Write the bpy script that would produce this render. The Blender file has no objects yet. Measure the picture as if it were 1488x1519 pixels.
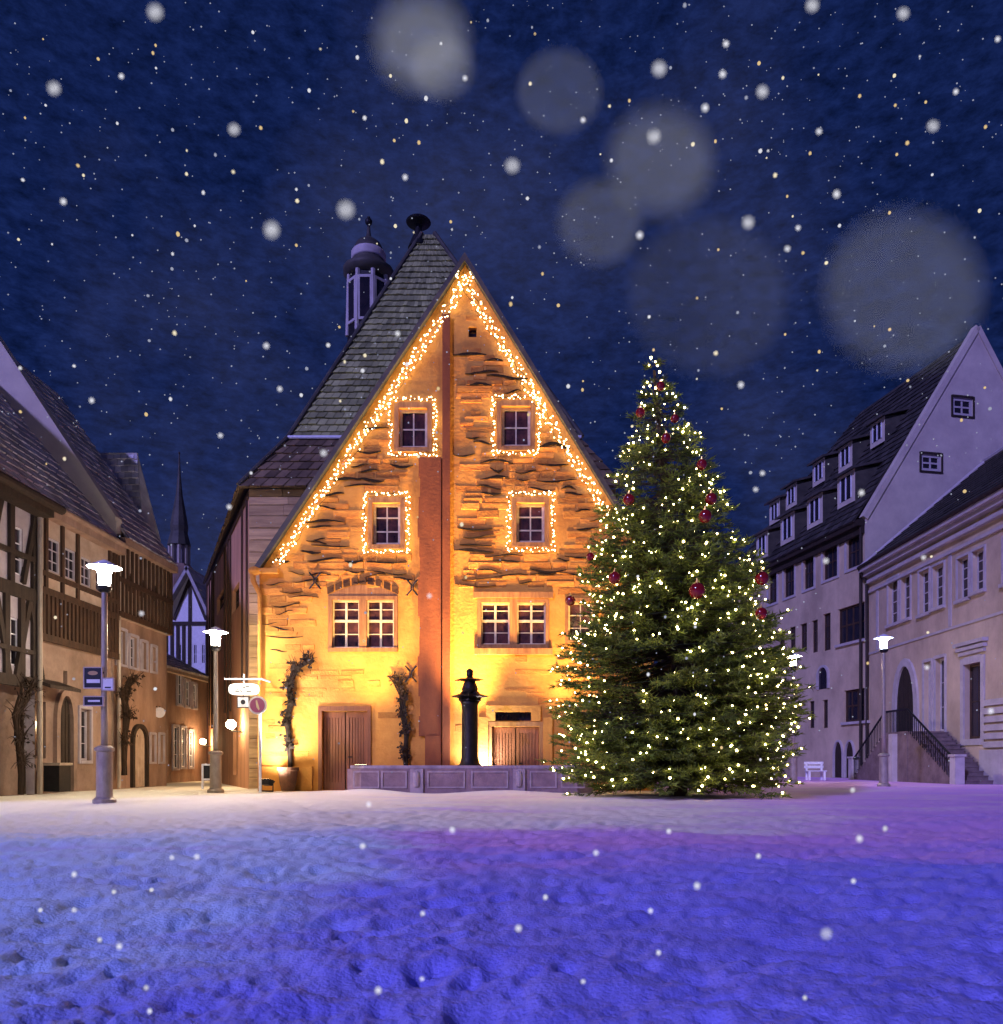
import bpy, math, random
from mathutils import Vector, noise
random.seed(7)
R = random.random
def U_(a, b): return a + (b - a) * R()
sc = bpy.context.scene
col = sc.collection
F, CX, CY, CH = 1200.0, 770.0, 1133.0, 0.85     # focal length, vanishing point and horizon of the survey photo, eye height
Z = Vector((0, 0, 1))

def P(px, py, Y):
    return Vector(((px - CX) * Y / F, Y, CH + (CY - py) * Y / F))

# ------------------------------------------------------------------ materials
def nodes(name):
    m = bpy.data.materials.new(name); m.use_nodes = True
    nt = m.node_tree; b = nt.nodes['Principled BSDF']
    return m, nt, b

def lnk(nt, a, b): nt.links.new(a, b)

def mat(name, c1, c2=None, scale=(3, 3, 3), rough=.85, bump=.3, metal=0., detail=6, fine=None, dist=.02, spec=.3, attr=False):
    m, nt, b = nodes(name)
    c2 = c2 or tuple(x * .65 for x in c1)
    tc = nt.nodes.new('ShaderNodeTexCoord'); mp = nt.nodes.new('ShaderNodeMapping')
    mp.inputs['Scale'].default_value = scale
    lnk(nt, tc.outputs['Object'], mp.inputs['Vector'])
    n = nt.nodes.new('ShaderNodeTexNoise'); n.inputs['Scale'].default_value = 1
    n.inputs['Detail'].default_value = detail; n.inputs['Roughness'].default_value = .65
    lnk(nt, mp.outputs['Vector'], n.inputs['Vector'])
    r = nt.nodes.new('ShaderNodeValToRGB')
    r.color_ramp.elements[0].position = .34; r.color_ramp.elements[1].position = .66
    r.color_ramp.elements[0].color = (*c2, 1); r.color_ramp.elements[1].color = (*c1, 1)
    lnk(nt, n.outputs['Fac'], r.inputs['Fac'])
    out = r.outputs['Color']
    if attr:                                   # tone of each single stone or tile
        a = nt.nodes.new('ShaderNodeAttribute'); a.attribute_name = 'tone'
        mx = nt.nodes.new('ShaderNodeMix'); mx.data_type = 'RGBA'; mx.blend_type = 'MULTIPLY'; mx.inputs[0].default_value = 1
        lnk(nt, out, mx.inputs[6]); lnk(nt, a.outputs['Color'], mx.inputs[7]); out = mx.outputs[2]
    lnk(nt, out, b.inputs['Base Color'])
    b.inputs['Roughness'].default_value = rough; b.inputs['Metallic'].default_value = metal
    b.inputs['Specular IOR Level'].default_value = spec
    if bump:
        n2 = nt.nodes.new('ShaderNodeTexNoise'); n2.inputs['Scale'].default_value = fine or 14
        n2.inputs['Detail'].default_value = 5
        lnk(nt, mp.outputs['Vector'] if fine is None else tc.outputs['Object'], n2.inputs['Vector'])
        bp = nt.nodes.new('ShaderNodeBump'); bp.inputs['Strength'].default_value = bump; bp.inputs['Distance'].default_value = dist
        lnk(nt, n2.outputs['Fac'], bp.inputs['Height']); lnk(nt, bp.outputs['Normal'], b.inputs['Normal'])
    return m

def emit(name, c, s, sample=True):
    m = bpy.data.materials.new(name); m.use_nodes = True
    nt = m.node_tree; nt.nodes.clear()
    e = nt.nodes.new('ShaderNodeEmission'); o = nt.nodes.new('ShaderNodeOutputMaterial')
    e.inputs['Color'].default_value = (*c, 1); e.inputs['Strength'].default_value = s
    lnk(nt, e.outputs[0], o.inputs[0])
    if not sample: m.cycles.emission_sampling = 'NONE'
    return m

MT = dict(
    ochre=mat('ochre_render', (.72, .34, .060), (.50, .19, .030), (.7, .7, .9), bump=.5, fine=9, dist=.03),
    stone=mat('ochre_stone', (.74, .33, .055), (.50, .16, .026), (1.5, 1.5, 5), bump=.7, fine=16, dist=.03, attr=True),
    mortar=mat('dark_mortar', (.11, .05, .018), (.05, .022, .01), (3, 3, 6), bump=.5, fine=12),
    oxide=mat('oxide_render', (.25, .075, .025), (.15, .045, .018), (2, 2, .8), bump=.4, fine=12),
    brownwood=mat('brown_wood', (.24, .085, .03), (.13, .045, .018), (18, 18, 1.2), bump=.4, rough=.6),
    oak=mat('oak_frame', (.42, .20, .06), (.24, .10, .03), (10, 10, 1.5), bump=.3, rough=.6),
    cream=mat('cream_paint', (.72, .62, .40), (.55, .42, .24), (6, 6, 6), bump=.1, rough=.5),
    white=mat('white_paint', (.75, .75, .8), (.62, .62, .68), (6, 6, 6), bump=.1, rough=.5),
    greytile=mat('grey_slate', (.40, .40, .17), (.24, .245, .11), (1.2, 1.2, 2.4), bump=.5, fine=11, rough=.7, attr=True),
    browntile=mat('brown_tile', (.20, .135, .075), (.11, .075, .045), (1.2, 1.2, 2), bump=.5, fine=11, rough=.75, attr=True),
    darktile=mat('dark_tile', (.085, .078, .06), (.045, .042, .036), (1.2, 1.2, 2), bump=.5, fine=11, rough=.6, attr=True),
    pink=mat('pinkish_stone', (.62, .42, .20), (.38, .24, .12), (.8, .8, 7), bump=.6, fine=10, attr=True),
    brownwall=mat('brown_render', (.37, .24, .175), (.20, .125, .09), (1.2, 1.2, .5), bump=.5, fine=8, dist=.03),
    tanwall=mat('tan_render', (.36, .25, .19), (.20, .135, .10), (.9, .9, .9), bump=.5, fine=9, dist=.03),
    lavender=mat('pale_render', (.62, .485, .33), (.40, .305, .21), (.55, .55, .40), bump=.4, fine=7, dist=.02),
    lavtrim=mat('pale_stone_trim', (.50, .45, .44), (.40, .35, .34), (2, 2, 2), bump=.3, fine=10),
    palegable=mat('pale_gable', (.60, .52, .42), (.46, .39, .33), (.7, .7, .7), bump=.3, fine=8),
    timber=mat('dark_timber', (.045, .03, .022), (.02, .014, .01), (9, 9, 2), bump=.5, rough=.7),
    timberbrown=mat('brown_timber', (.08, .042, .024), (.035, .02, .012), (9, 9, 2), bump=.5, rough=.7),
    panel=mat('pale_infill', (.46, .42, .46), (.34, .30, .33), (2, 2, 2), bump=.3, fine=9),
    sidewall=mat('side_render', (.62, .33, .19), (.40, .20, .11), (1.4, 1.4, .35), bump=.5, fine=8, dist=.03),
    lefttile=mat('weathered_tile', (.66, .62, .64), (.42, .39, .41), (1.2, 1.2, 2), bump=.5, fine=11, rough=.7, attr=True),
    blacktile=mat('black_tile', (.085, .075, .065), (.035, .032, .03), (1.2, 1.2, 2), bump=.5, fine=11, rough=.6, attr=True),
    panelbrown=mat('tan_infill', (.52, .40, .31), (.36, .26, .19), (2, 2, 2), bump=.3, fine=9),
    glass=mat('dark_pane', (.012, .012, .018), (.03, .022, .028), (2.2, 2.2, 2.2), rough=.08, bump=.06, spec=.6),
    redglass=mat('reddish_pane', (.012, .01, .014), (.13, .05, .04), (2.6, 2.6, 2.0), rough=.1, bump=.06, spec=.6),
    black=mat('black_iron', (.012, .012, .014), (.02, .02, .022), (9, 9, 9), rough=.5, bump=.2, metal=.4),
    bronze=mat('dark_bronze', (.012, .011, .012), (.028, .022, .02), (7, 7, 7), rough=.45, bump=.3, metal=.6),
    lampgrey=mat('lamp_grey_paint', (.46, .40, .32), (.33, .28, .22), (8, 8, 3), rough=.42, bump=.15, metal=.3),
    basin=mat('fountain_stone', (.30, .20, .21), (.19, .12, .135), (2.5, 2.5, 2.5), bump=.5, fine=14),
    basintrim=mat('fountain_trim', (.42, .33, .35), (.28, .21, .23), (2.5, 2.5, 2.5), bump=.4, fine=14),
    ivory=mat('stem_bark', (.05, .028, .014), (.025, .014, .008), (12, 12, 3), bump=.5),
    vine=mat('dry_vine', (.035, .018, .008), (.014, .008, .005), (8, 8, 3), bump=.4),
    needle=mat('fir_needle', (.24, .29, .028), (.075, .125, .014), (1.3, 1.3, 1.3), rough=.55, bump=0, attr=True),
    bark=mat('fir_bark', (.08, .05, .03), (.04, .025, .015), (8, 8, 2), bump=.6),
    red=mat('red_glass_ball', (.26, .006, .010), (.16, .004, .007), (3, 3, 3), rough=.12, bump=0, spec=.7),
    gold=mat('gold_cap', (.6, .4, .1), (.5, .3, .08), (9, 9, 9), rough=.3, bump=0, metal=1),
    clay=mat('plant_pot', (.16, .07, .035), (.09, .04, .02), (5, 5, 5), bump=.4),
    signred=mat('sign_red', (.40, .10, .22), (.33, .08, .18), (4, 4, 4), rough=.4, bump=0),
    signwhite=mat('sign_white', (.8, .78, .78), (.7, .68, .68), (4, 4, 4), rough=.4, bump=0),
    signblack=mat('sign_black', (.012, .012, .016), (.02, .02, .024), (4, 4, 4), rough=.4, bump=0),
    step=mat('step_stone', (.22, .16, .15), (.13, .09, .085), (2, 2, 2), bump=.5, fine=12),
    wire=mat('green_wire', (.02, .03, .012), (.012, .02, .008), (9, 9, 9), bump=0),
)
EM = dict(
    lamp=emit('lamp_glass_warm', (1, .84, .66), 420),
    lampcool=emit('lamp_glass_cool', (.62, .74, 1), 60),
    globe=emit('globe_glass', (1, .70, .36), 190),
    bulb=emit('bulb_warm', (1, .80, .42), 19),
    bulbtree=emit('tree_bulb_warm', (1, .76, .34), 36),
    signlit=emit('lit_sign_face', (1, .90, .76), 3.0),
    flood=emit('flood_glass', (1, .72, .36), 20),
    flake=emit('flake_white', (.92, .92, 1), .8, False),  # all flakes glow by emission, standing in for the lamplight they would catch
    flakewarm=emit('flake_warm_glow', (1, .88, .62), .9, False),
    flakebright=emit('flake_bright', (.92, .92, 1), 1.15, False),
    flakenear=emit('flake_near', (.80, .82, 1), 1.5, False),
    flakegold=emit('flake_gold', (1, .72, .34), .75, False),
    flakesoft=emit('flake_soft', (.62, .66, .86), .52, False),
)

# ------------------------------------------------------------------ mesh builder
class Fr:                                        # a wall frame: u along the wall, d outwards, z up
    def __init__(s, O, U, N=None):
        s.O = Vector((O[0], O[1], 0)); s.U = Vector((U[0], U[1], 0)).normalized()
        s.N = Vector((s.U.y, -s.U.x, 0)) if N is None else Vector((N[0], N[1], 0)).normalized()
    def p(s, u, d, z): return s.O + s.U * u + s.N * d + Z * z
    def hit(s, px, py):
        D = Vector(((px - CX) / F, 1, (CY - py) / F)); E = Vector((0, 0, CH))
        t = (s.O - E).dot(s.N) / D.dot(s.N); q = E + D * t
        return (q - s.O).dot(s.U), q.z
    def rect(s, x0, x1, y0, y1):
        xm = (x0 + x1) / 2
        a, b = s.hit(x0, 0)[0], s.hit(x1, 0)[0]
        return (min(a, b), max(a, b), s.hit(xm, y1)[1], s.hit(xm, y0)[1])

class MB:
    def __init__(s): s.v = []; s.f = []; s.t = []; s.tone = 1.0
    def poly(s, pts):
        n = len(s.v); s.v += [tuple(p) for p in pts]; s.f.append(tuple(range(n, n + len(pts)))); s.t.append(s.tone)
    def hexa(s, p):                              # p: 4 bottom, 4 top
        n = len(s.v); s.v += [tuple(q) for q in p]
        for f in ((3, 2, 1, 0), (4, 5, 6, 7), (0, 1, 5, 4), (1, 2, 6, 5), (2, 3, 7, 6), (3, 0, 4, 7)):
            s.f.append(tuple(n + i for i in f)); s.t.append(s.tone)
    def fbox(s, fr, u0, u1, d0, d1, z0, z1):
        s.hexa([fr.p(u0, d0, z0), fr.p(u1, d0, z0), fr.p(u1, d1, z0), fr.p(u0, d1, z0),
                fr.p(u0, d0, z1), fr.p(u1, d0, z1), fr.p(u1, d1, z1), fr.p(u0, d1, z1)])
    def bar(s, fr, a, b, w, d0, d1):             # straight timber in the wall plane from a=(u,z) to b
        a, b = Vector(a), Vector(b); k = (b - a).normalized(); n = Vector((-k.y, k.x)) * (w / 2)
        q = [a - n, b - n, b + n, a + n]
        s.hexa([fr.p(c.x, d0, c.y) for c in q] + [fr.p(c.x, d1, c.y) for c in q])
    def tube(s, pts, rad, n=8, cap=True):
        pts = [Vector(p) for p in pts]; rings = []
        if not hasattr(rad, '__len__'): rad = [rad] * len(pts)
        for i, p in enumerate(pts):
            t = (pts[min(i + 1, len(pts) - 1)] - pts[max(i - 1, 0)])
            t = t.normalized() if t.length > 1e-9 else Z
            a = t.cross(Vector((.3, .9, .2)));  a = a.normalized() if a.length > 1e-4 else Vector((1, 0, 0))
            b = t.cross(a).normalized(); k = len(s.v)
            for j in range(n):
                w = 2 * math.pi * j / n
                s.v.append(tuple(p + (a * math.cos(w) + b * math.sin(w)) * rad[i]))
            rings.append(k)
        for i in range(len(rings) - 1):
            for j in range(n):
                s.f.append((rings[i] + j, rings[i] + (j + 1) % n, rings[i + 1] + (j + 1) % n, rings[i + 1] + j)); s.t.append(s.tone)
        if cap:
            s.f.append(tuple(rings[0] + j for j in range(n))); s.t.append(s.tone)
            s.f.append(tuple(rings[-1] + j for j in reversed(range(n)))); s.t.append(s.tone)
    def lathe(s, c, prof, n=20, star=None):
        c = Vector(c); rings = []
        for i, (r, z) in enumerate(prof):
            rings.append(len(s.v))
            for j in range(n):
                w = 2 * math.pi * j / n
                rr = r * (star[j % 2] if star and i in star[2] else 1)
                s.v.append((c.x + rr * math.cos(w), c.y + rr * math.sin(w), c.z + z))
        for i in range(len(rings) - 1):
            for j in range(n):
                s.f.append((rings[i] + j, rings[i] + (j + 1) % n, rings[i + 1] + (j + 1) % n, rings[i + 1] + j)); s.t.append(s.tone)
        s.f.append(tuple(rings[0] + j for j in reversed(range(n)))); s.t.append(s.tone)
        s.f.append(tuple(rings[-1] + j for j in range(n))); s.t.append(s.tone)
    def ball(s, c, r, n=12, m=8, sq=(1, 1, 1)):
        pr = [(r * math.sin(math.pi * i / m), -r * math.cos(math.pi * i / m)) for i in range(m + 1)]
        pr[0] = (r * .02, -r); pr[-1] = (r * .02, r)
        k = len(s.v); s.lathe((0, 0, 0), pr, n)
        for i in range(k, len(s.v)):
            v = s.v[i]; s.v[i] = (c[0] + v[0] * sq[0], c[1] + v[1] * sq[1], c[2] + v[2] * sq[2])
    def wall(s, fr, polyg, holes, depth=.25, d=0.):
        us = sorted({p[0] for p in polyg} | {h[0] for h in holes} | {h[1] for h in holes})
        zs = sorted({p[1] for p in polyg} | {h[2] for h in holes} | {h[3] for h in holes})
        def clip(q):
            n = len(polyg)
            ar = sum(polyg[i][0] * polyg[(i + 1) % n][1] - polyg[(i + 1) % n][0] * polyg[i][1] for i in range(n))
            sg = 1 if ar > 0 else -1
            for i in range(n):
                a, b = polyg[i], polyg[(i + 1) % n]; o = []
                side = lambda p: sg * ((b[0] - a[0]) * (p[1] - a[1]) - (b[1] - a[1]) * (p[0] - a[0]))
                for j in range(len(q)):
                    c, e = q[j], q[(j + 1) % len(q)]; sc_, se = side(c), side(e)
                    if sc_ >= -1e-7: o.append(c)
                    if (sc_ > 1e-7 and se < -1e-7) or (sc_ < -1e-7 and se > 1e-7):
                        t = sc_ / (sc_ - se); o.append((c[0] + (e[0] - c[0]) * t, c[1] + (e[1] - c[1]) * t))
                q = o
                if len(q) < 3: return None
            return q
        for i in range(len(us) - 1):
            for j in range(len(zs) - 1):
                um, zm = (us[i] + us[i + 1]) / 2, (zs[j] + zs[j + 1]) / 2
                if any(h[0] < um < h[1] and h[2] < zm < h[3] for h in holes): continue
                q = clip([(us[i], zs[j]), (us[i + 1], zs[j]), (us[i + 1], zs[j + 1]), (us[i], zs[j + 1])])
                if q: s.poly([fr.p(a, d, b) for a, b in q])
        for h in holes:
            a, b, c, e = h
            for (p, q) in (((a, c), (b, c)), ((b, c), (b, e)), ((b, e), (a, e)), ((a, e), (a, c))):
                s.poly([fr.p(p[0], d, p[1]), fr.p(q[0], d, q[1]), fr.p(q[0], d - depth, q[1]), fr.p(p[0], d - depth, p[1])])
    def tiles(s, A, B, C, D, nr, nc, lift=.05, jit=.02, under=.06):
        A, B, C, D = map(Vector, (A, B, C, D))
        N = (B - A).cross(D - A).normalized()
        if N.z < 0: N = -N
        L = lambda u, v: (A * (1 - u) + B * u) * (1 - v) + (D * (1 - u) + C * u) * v
        s.tone = .7
        s.hexa([A - N * under, B - N * under, C - N * under, D - N * under, A, B, C, D])
        for i in range(nr):
            o = .5 * (i % 2) / nc
            for j in range(-1, nc + 1):
                u0, u1 = max(0, j / nc + o + .0015), min(1, (j + 1) / nc + o - .0015)
                if u1 - u0 < .2 / nc: continue
                v0, v1 = i / nr + U_(-.06, .06) / nr, min(1, (i + 1.1) / nr)
                l = lift + U_(0, jit); s.tone = U_(.55, 1.25)
                a, b, c, d = L(u0, v0) + N * l, L(u1, v0) + N * (l + U_(-.3, .3) * jit), L(u1, v1) + N * .006, L(u0, v1) + N * .006
                s.poly([a, b, c, d]); s.poly([L(u0, v0), L(u1, v0), b, a])
        s.tone = 1

BASE = {}
def ob(name, mb, m, parent=None, base=(0, 0, 0), smooth=False):
    b = BASE[parent.name] if parent else Vector(base)
    me = bpy.data.meshes.new(name)
    me.from_pydata([(v[0] - b.x, v[1] - b.y, v[2] - b.z) for v in mb.v], [], mb.f)
    if any(t != 1.0 for t in mb.t):
        at = me.attributes.new('tone', 'FLOAT_COLOR', 'FACE')
        buf = []
        for t in mb.t: buf += [t, t, t, 1]
        at.data.foreach_set('color', buf)
    else:
        at = me.attributes.new('tone', 'FLOAT_COLOR', 'FACE')
        at.data.foreach_set('color', [1.0] * (4 * len(mb.f)))
    if smooth:
        me.polygons.foreach_set('use_smooth', [True] * len(me.polygons))
    me.materials.append(m)
    o = bpy.data.objects.new(name, me); col.objects.link(o)
    if parent: o.parent = parent
    else: o.location = b
    BASE[o.name] = b
    return o
def tag(o, label, cat, group=None, kind=None):
    if label: o['label'] = label
    if cat: o['category'] = cat
    if group: o['group'] = group
    if kind: o['kind'] = kind
    return o
def thing(name, label, cat, loc, group=None):
    o = bpy.data.objects.new(name, None); col.objects.link(o); o.location = loc
    o.empty_display_size = .3; BASE[o.name] = Vector(loc)
    return tag(o, label, cat, group)
def dup(o, parent=None):
    c = o.copy(); col.objects.link(c)
    if parent: c.parent = parent
    for ch in list(o.children): dup(ch, c)
    return c

# ------------------------------------------------------------------ windows and doors
def window(fr, r, parent, fm, gm, nx=2, ny=2, fw=.07, mw=.03, d=-.16, centre=None, name='window', sill=None, surround=None, sw=.14):
    u0, u1, z0, z1 = r
    b = MB()
    e = .004
    b.fbox(fr, u0 + e, u1 - e, d, d + .07, z0 + e, z0 + fw); b.fbox(fr, u0 + e, u1 - e, d, d + .07, z1 - fw, z1 - e)
    b.fbox(fr, u0 + e, u0 + fw, d, d + .068, z0 + fw, z1 - fw); b.fbox(fr, u1 - fw, u1 - e, d, d + .068, z0 + fw, z1 - fw)
    for i in range(1, nx):
        u = u0 + (u1 - u0) * i / nx; w = centre if (centre and i == nx // 2) else mw
        b.fbox(fr, u - w / 2, u + w / 2, d, d + (.075 if w == centre else .05), z0 + fw, z1 - fw)
    for j in range(1, ny):
        z = z0 + (z1 - z0) * j / ny
        b.fbox(fr, u0 + fw, u1 - fw, d, d + .046, z - mw / 2, z + mw / 2)
    w = ob(name, b, fm, parent)
    g = MB(); g.poly([fr.p(u0, d + .02, z0), fr.p(u1, d + .02, z0), fr.p(u1, d + .02, z1), fr.p(u0, d + .02, z1)])
    ob('pane', g, gm, w)
    if surround:
        q = MB()
        q.fbox(fr, u0 - sw, u0 - .003, -.05, .06, z0 - sw, z1 + sw); q.fbox(fr, u1 + .003, u1 + sw, -.05, .06, z0 - sw, z1 + sw)
        q.fbox(fr, u0 - .003, u1 + .003, -.05, .062, z1 + .003, z1 + sw * 1.2); q.fbox(fr, u0 - .003, u1 + .003, -.05, .07, z0 - sw, z0 - .003)
        ob('surround', q, surround, w)
    if sill:
        q = MB(); q.fbox(fr, u0 - .12, u1 + .12, -.04, .16, z0 - .16, z0 - .006); ob('sill', q, sill, w)
    return w
def plank_door(fr, r, parent, m, fm, d=-.14, leaves=2, planks=5):
    u0, u1, z0, z1 = r; b = MB()
    for k in range(leaves):
        a, c = u0 + (u1 - u0) * k / leaves + .02, u0 + (u1 - u0) * (k + 1) / leaves - .02
        b.fbox(fr, a, c, d - .02, d, z0, z1 - .02)
        b.fbox(fr, a, a + .1, d + .001, d + .04, z0, z1 - .02); b.fbox(fr, c - .1, c, d + .001, d + .04, z0, z1 - .02)
        b.fbox(fr, a + .1, c - .1, d + .001, d + .042, z1 - .2, z1 - .02); b.fbox(fr, a + .1, c - .1, d + .001, d + .042, z0, z0 + .25)
        for i in range(planks):
            p0 = a + .11 + (c - a - .22) * i / planks; p1 = a + .11 + (c - a - .22) * (i + 1) / planks
            b.fbox(fr, p0 + .012, p1 - .012, d + .001, d + .025, z0 + .25, z1 - .2)
    w = ob('door', b, m, parent)
    q = MB()
    q.fbox(fr, u0 - .12, u0 - .003, -.05, .05, z0, z1 + .003); q.fbox(fr, u1 + .003, u1 + .12, -.05, .05, z0, z1 + .003)
    q.fbox(fr, u0 - .12, u1 + .12, -.05, .055, z1 + .006, z1 + .16); ob('door_frame', q, fm, w)
    h = MB(); um = (u0 + u1) / 2; zz = z0 + (z1 - z0) * .42
    h.tube([fr.p(um + .1, d + .03, zz), fr.p(um + .1, d + .1, zz), fr.p(um + .22, d + .1, zz)], .018, 6); ob('handle', h, MT['black'], w)
    return w
def arch_pts(u0, u1, z0, zs, z1, n=10, point=0.):
    um, w = (u0 + u1) / 2, (u1 - u0) / 2
    pts = [(u0, z0), (u0, zs)]
    for i in range(1, n):
        a = math.pi * i / n
        pts.append((um - w * math.cos(a), zs + (z1 - zs) * math.sin(a) ** (1 - .35 * point)))
    return pts + [(u1, zs), (u1, z0)]
def arch_door(fr, r, parent, m, trim, name='arched_door', spring=.6, point=0., grow=.22, slats=4):
    u0, u1, z0, z1 = r; zs = z0 + (z1 - z0) * spring
    ins, outs = arch_pts(u0, u1, z0, zs, z1, 12, point), arch_pts(u0 - grow, u1 + grow, z0, zs, z1 + grow, 12, point)
    b = MB(); b.poly([fr.p(a, .012, c) for a, c in ins])
    for k in range(slats):
        u = u0 + (u1 - u0) * (k + .5) / slats
        b.fbox(fr, u - .03, u + .03, .013, .03, z0, zs + (z1 - zs) * (.5 if k in (0, slats - 1) else .85))
    w = ob(name, b, m, parent)
    q = MB()
    for i in range(len(ins) - 1):
        a, b_, c, e = ins[i], ins[i + 1], outs[i + 1], outs[i]
        q.hexa([fr.p(x, -.02, y) for x, y in (a, b_, c, e)] + [fr.p(x, .12, y) for x, y in (a, b_, c, e)])
    ob('arch_surround', q, trim, w)
    return w
def shell(mb, fr, u0, u1, depth, zt):             # side and back walls behind a facade
    a, b, c, d = fr.p(u0, 0, 0), fr.p(u1, 0, 0), fr.p(u1, -depth, 0), fr.p(u0, -depth, 0)
    for p, q in ((b, c), (c, d), (d, a)): mb.poly([p, q, q + Z * zt, p + Z * zt])

# ================================================================== WORLD, MOON, CAMERA
w = bpy.data.worlds.new('World'); sc.world = w; w.use_nodes = True
nt = w.node_tree; bg = nt.nodes['Background']
tc = nt.nodes.new('ShaderNodeTexCoord')
mp = nt.nodes.new('ShaderNodeMapping'); mp.inputs['Scale'].default_value = (22, 22, 52); lnk(nt, tc.outputs['Generated'], mp.inputs[0])
n1 = nt.nodes.new('ShaderNodeTexNoise'); n1.inputs['Scale'].default_value = 2.2; n1.inputs['Detail'].default_value = 9; n1.inputs['Roughness'].default_value = .72
n1.inputs['Distortion'].default_value = .15
lnk(nt, mp.outputs[0], n1.inputs['Vector'])
r1 = nt.nodes.new('ShaderNodeValToRGB'); lnk(nt, n1.outputs['Fac'], r1.inputs['Fac'])
e = r1.color_ramp.elements
e[0].position = .30; e[0].color = (.0024, .0060, .030, 1)
e[1].position = .72; e[1].color = (.0110, .0250, .125, 1)
m_ = e.new(.50); m_.color = (.0058, .0140, .074, 1)
n2 = nt.nodes.new('ShaderNodeTexNoise'); n2.inputs['Scale'].default_value = 2.6; n2.inputs['Detail'].default_value = 5
lnk(nt, tc.outputs['Generated'], n2.inputs['Vector'])
r2 = nt.nodes.new('ShaderNodeValToRGB'); lnk(nt, n2.outputs['Fac'], r2.inputs['Fac'])
r2.color_ramp.elements[0].position = .46; r2.color_ramp.elements[0].color = (0, 0, 0, 1)
r2.color_ramp.elements[1].position = .78; r2.color_ramp.elements[1].color = (.030, .032, .060, 1)
ad = nt.nodes.new('ShaderNodeMix'); ad.data_type = 'RGBA'; ad.blend_type = 'ADD'; ad.inputs[0].default_value = 1
lnk(nt, r1.outputs[0], ad.inputs[6]); lnk(nt, r2.outputs[0], ad.inputs[7])
lnk(nt, ad.outputs[2], bg.inputs['Color']); bg.inputs['Strength'].default_value = .92

sl = bpy.data.lights.new('moon', 'SUN'); sl.energy = 3.0; sl.angle = math.radians(2); sl.color = (.36, .33, 1.0)
so = bpy.data.objects.new('moon', sl); col.objects.link(so)
so.rotation_euler = Vector((.52, .72, -.47)).to_track_quat('-Z', 'Y').to_euler(); so.location = (-20, -20, 30)

cam = bpy.data.cameras.new('camera'); co = bpy.data.objects.new('camera', cam); col.objects.link(co)
co.location = (0, 0, CH); co.rotation_euler = (math.pi / 2, 0, 0)
cam.sensor_width = 36; cam.lens = 36 * F / 1519
cam.shift_x = -(CX - 744) / 1519; cam.shift_y = (CY - 759.5) / 1519
cam.clip_start = .01; cam.clip_end = 2000
cam.dof.use_dof = True; cam.dof.focus_distance = 25; cam.dof.aperture_fstop = 4.8
sc.camera = co
sc.view_settings.view_transform = 'Standard'; sc.view_settings.look = 'None'
sc.cycles.use_denoising = True; sc.cycles.max_bounces = 5; sc.cycles.sample_clamp_indirect = 4

def lamp_light(name, kind, loc, energy, color, size=.1, target=None, angle=None, blend=.6):
    l = bpy.data.lights.new(name, kind); l.energy = energy; l.color = color
    l.shadow_soft_size = size
    o = bpy.data.objects.new(name, l); col.objects.link(o); o.location = loc
    if target is not None: o.rotation_euler = (Vector(target) - Vector(loc)).to_track_quat('-Z', 'Y').to_euler()
    if angle: l.spot_size = math.radians(angle); l.spot_blend = blend
    return o

# ================================================================== SNOWY GROUND
def snow_h(x, y):
    k = max(0., min(1., (34 - y) / 20))
    v = Vector((x, y, 0))
    h = .05 * noise.noise(v * .45) + .030 * noise.noise(v * 1.3 + Vector((3, 1, 0)))
    if -3 < y < 26:
        near = max(0., min(1., (26 - y) / 14))
        wv = v + Vector((noise.noise(v * 1.7), noise.noise(v * 1.7 + Vector((9, 9, 0))), 0)) * .18
        d = noise.voronoi(Vector((wv.x * 2.3, wv.y * 2.0, 0)))[0]
        h -= near * .060 * max(0., 1 - d[0] / .42) * (.4 + 1.2 * abs(noise.noise(v * .7 + Vector((5, 2, 0)))))
        w2 = v + Vector((noise.noise(v * 5), noise.noise(v * 5 + Vector((9, 9, 0))), 0)) * .07
        d2 = noise.voronoi(Vector((w2.x * 6.1, w2.y * 5.2, 3)))[0]
        h -= near * .048 * max(0., 1 - d2[0] / .5) * (.3 + 1.2 * max(0, noise.noise(v * 1.1 + Vector((1, 8, 0))) + .35))
        h += near * .026 * noise.noise(v * 4.3) + near * .020 * abs(noise.noise(v * 9.0)) + near * .015 * noise.noise(v * 21.0)
    h *= k
    # drift banked up against the fountain
    h += .16 * math.exp(-((x + 4.4) / 1.0) ** 2 - ((y - 23.3) / .5) ** 2) + .10 * math.exp(-((x + .4) / 1.6) ** 2 - ((y - 23.3) / .5) ** 2)
    return h - .02
ys = [-60, -20, -6, -2, 0]; y = .9
while y < 75: ys.append(y); y *= 1.0115
ys += [95, 140, 220, 400, 900]
ts = [-14, -5, -2.4, -1.5, -1.1] + [-.9 + 1.8 * i / 430 for i in range(431)] + [1.1, 1.5, 2.4, 5, 14]
g = MB()
nt_ = len(ts)
for y in ys:
    for t in ts:
        x = t * max(y, 1.2) if y > 0 else t * (1.2 + abs(y))
        g.v.append((x, y, snow_h(x, y) if (abs(t) <= .9 and .5 < y < 60) else -.02))
for i in range(len(ys) - 1):
    for j in range(nt_ - 1):
        g.f.append((i * nt_ + j, i * nt_ + j + 1, (i + 1) * nt_ + j + 1, (i + 1) * nt_ + j)); g.t.append(1.0)
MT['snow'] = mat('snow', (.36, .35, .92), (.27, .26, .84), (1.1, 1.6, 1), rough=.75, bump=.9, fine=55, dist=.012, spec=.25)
_nt = MT['snow'].node_tree; _b = _nt.nodes['Principled BSDF']          # spilled light painted into the snow colour by position and noise
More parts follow.
